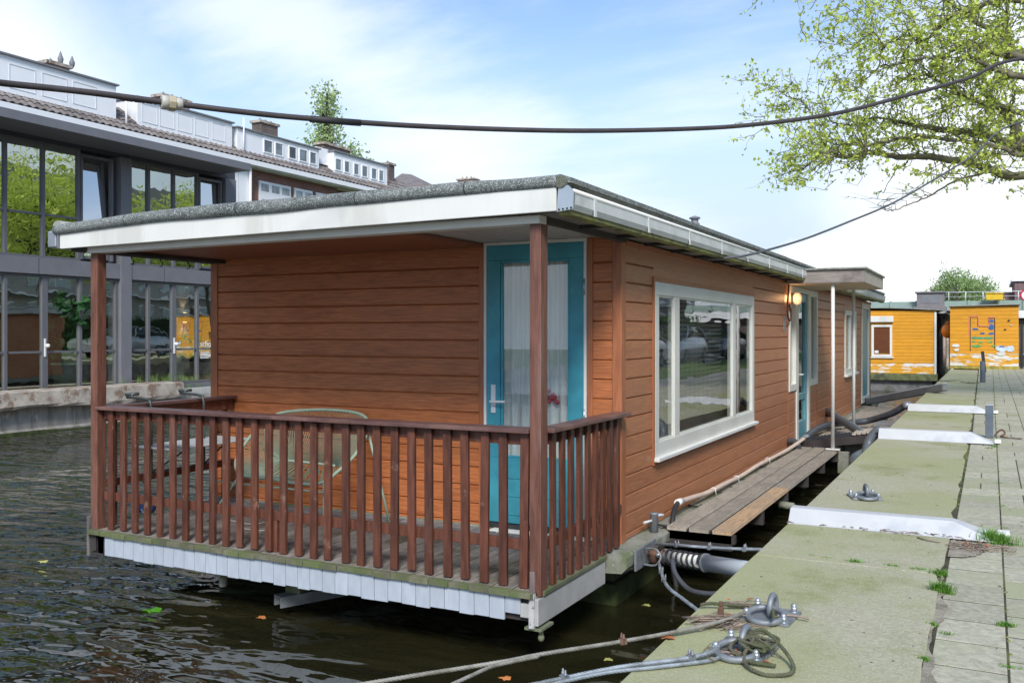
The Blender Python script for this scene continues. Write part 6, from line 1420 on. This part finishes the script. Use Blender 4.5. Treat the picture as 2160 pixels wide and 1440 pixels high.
# ============================================================ STREET SIDE (seen mirrored in the windows)
def make_car(loc, label, paint):
    o = thing('parked_car', label, 'car', loc, 'cars parked along the street'); lx, ly, lz = loc
    # side profile (y,z) with widths, lofted
    secs = [(-2.15,.35,.62,.78),(-2.08,.26,.74,.84),(-1.75,.22,.86,.88),(-1.2,.20,.95,.90),(-.6,.20,.98,.90),(.3,.20,.98,.90),(1.3,.20,.98,.90),(1.8,.22,.95,.88),(2.05,.28,.90,.84),(2.15,.4,.72,.78)]
    vs = []; fs = []
    for (y, zb, zt, w) in secs: vs += [(lx-w+.05,ly+y,lz+zb),(lx-w,ly+y,lz+zb+.12),(lx-w,ly+y,lz+zt-.18),(lx-w+.10,ly+y,lz+zt),(lx+w-.10,ly+y,lz+zt),(lx+w,ly+y,lz+zt-.18),(lx+w,ly+y,lz+zb+.12),(lx+w-.05,ly+y,lz+zb)]
    for i in range(len(secs)-1):
        for k in range(8): fs.append((i*8+k,i*8+(k+1)%8,(i+1)*8+(k+1)%8,(i+1)*8+k))
    fs += [tuple(range(8)), tuple((len(secs)-1)*8+k for k in range(8))[::-1]]
    bd = part(o, 'body', MB().add(vs, fs, True), paint, .01)
    cab = [(-1.05,.94,.80),(-.35,1.44,.62),(.2,1.50,.60),(1.1,1.47,.60),(1.75,1.30,.60),(2.02,.95,.76)]
    vs = []; fs = []
    for (y, zt, w) in cab: vs += [(lx-.80,ly+y*.98,lz+.92),(lx-w,ly+y,lz+zt),(lx+w,ly+y,lz+zt),(lx+.80,ly+y*.98,lz+.92)]
    for i in range(len(cab)-1):
        for k in range(4): fs.append((i*4+k,i*4+(k+1)%4,(i+1)*4+(k+1)%4,(i+1)*4+k))
    part(o, 'windows', MB().add(vs, fs, True), mat('car_glass', (.03,.04,.045), .08, .2, 1, bump=0) if 'car_glass' not in MATS else MATS['car_glass'])
    rp = [(lx-.56,ly-.30,lz+1.475),(lx+.56,ly-.30,lz+1.475),(lx+.56,ly+1.35,lz+1.465),(lx-.56,ly+1.35,lz+1.465)]
    part(o, 'roof', MB().prism(rp, (0,0,.035)).bar((lx-.80,ly-1.0,lz+.96),(lx-.60,ly-.33,lz+1.47),.06,.05).bar((lx-.79,ly+.35,lz+.95),(lx-.61,ly+.30,lz+1.49),.07,.04).bar((lx-.78,ly+1.95,lz+.96),(lx-.60,ly+1.35,lz+1.46),.10,.05).bar((lx+.80,ly-1.0,lz+.96),(lx+.60,ly-.33,lz+1.47),.06,.05).bar((lx+.78,ly+1.95,lz+.96),(lx+.60,ly+1.35,lz+1.46),.10,.05), paint, .01)
    for (dx, dy) in ((-.80,-1.35),(-.80,1.35),(.80,-1.35),(.80,1.35)):
        s_ = -1 if dx < 0 else 1; w_ = part(o, 'wheel', MB().cyl((lx+dx-.11*0,ly+dy,lz+.32),(lx+dx+.11*s_,ly+dy,lz+.32),.32,24), black_rub, .02)
        r_ = MB().cyl((lx+dx+.111*s_,ly+dy,lz+.32),(lx+dx+.118*s_,ly+dy,lz+.32),.08,12)
        for k in range(7): a = 2*math.pi*k/7; r_.bar((lx+dx+.115*s_,ly+dy,lz+.32),(lx+dx+.115*s_,ly+dy+.23*math.cos(a),lz+.32+.23*math.sin(a)),.045,.008,up=(1,0,0))
        part(w_, 'rim', r_, zinc)
    for s_ in (-1, 1):
        part(o, 'tail_light', MB().box(lx+s_*.62,lx+s_*.80,ly+2.0,ly+2.13,lz+.74,lz+.92), MATS.get('tail_red') or mat('tail_red', (.5,.02,.02), .3, .05, 4, bump=0), .01)
        part(o, 'headlight', MB().box(lx+s_*.58,lx+s_*.82,ly-2.13,ly-1.98,lz+.55,lz+.70), zinc, .01)
        part(o, 'mirror', MB().sphere((lx+s_*.97,ly-.75,lz+1.0),.10,8,6,(1,.6,.7)), paint)
    return o
cpaint = mat('car_white', (.75,.76,.78), .25, .02, 2, bump=0, coat=.6); cpaint2 = mat('car_silver', (.45,.47,.50), .3, .02, 2, bump=0, coat=.6, metal=.3); cpaint3 = mat('car_dark', (.05,.055,.06), .3, .05, 2, bump=0, coat=.6)
make_car((6.1,29.0,.81), 'white parked car mirrored in the big window of the brown houseboat', cpaint)
make_car((6.1,23.4,.81), 'white parked car nearer the camera, mirrored at the left of the window', mat('car_pearl', (.68,.69,.70), .25, .02, 2, bump=0, coat=.6))
make_car((6.15,34.8,.81), 'silver parked car mirrored behind the tree trunk', cpaint2)
make_car((6.1,41.0,.81), 'dark parked car farther along the street', cpaint3)
# hedge and street trees
random.seed(44)
hd = thing('hedge', 'long clipped green hedge across the street, mirrored in the glass', 'hedge', (12.8,30,.8))
mb = MB()
for _ in range(5200):
    x = 12.3 if rnd() < .8 else ru(12.3,13.3); y = ru(-12,80); z = ru(.9,2.9) if x < 12.4 else 2.9; leaf_cluster(mb, Vector((x+random.gauss(0,.05), y, z)), 3, .10, .13)
part(hd, 'foliage', mb, leaf_hedge); part(hd, 'core', MB().box(12.35,13.3,-12,80,.8,2.85), mat('hedge_core', (.02,.035,.01), 1, .3, 3, bump=0))
st1 = far_tree('street_tree', (8.6,31.5,.8), [(8.6,31.5,8.5,4.0,4.6,3.0),(8.2,34.5,7.2,3.2,3.6,2.2),(8.4,28.6,7.4,3.0,3.6,2.2)], 21000, .15, leaf_m, 'tall green street tree mirrored in the upper windows, nearest of its row', 'tree', (8.7,31.6,9), .30, 12, 'trees along the street', 60)
for (loc, rz, lb) in (((8.5,43.0,.8),1.1,'farthest street tree mirrored in the glass building'),((14.5,36.0,.8),.5,'street tree growing behind the clipped hedge')):
    copy_thing(st1, loc, rz, lb)
apt = thing('apartment_block', 'long pale brown brick apartment block mirrored in the glass building', 'building', (30,30,.8))
part(apt, 'wall', MB().box(27,40,-30,110,.8,14), mat('apt_brick', (.36,.34,.31), .9, .1, 3, bump=.2)); mb = MB(); mf = MB()
for fl in range(4):
    y = -28
    while y < 108: mb.box(26.96,26.99,y,y+1.9,2.4+fl*3,4.1+fl*3); mf.box(26.93,26.999,y-.1,y+2.0,4.101+fl*3,4.2+fl*3).box(26.93,26.955,y+.9,y+1.0,2.4+fl*3,4.1+fl*3); y += 3.1
part(apt, 'windows', mb, mat('apt_glass', (.35,.42,.42), .1, .3, .5, bump=0)); part(apt, 'window_frames', mf, white_far)
part(apt, 'balcony', MB().box(26.3,26.92,-28,108,4.9,5.0).box(26.3,26.92,-28,108,7.9,8.0).box(26.3,26.92,-28,108,10.9,11), white_far)
S.render.engine = 'CYCLES'
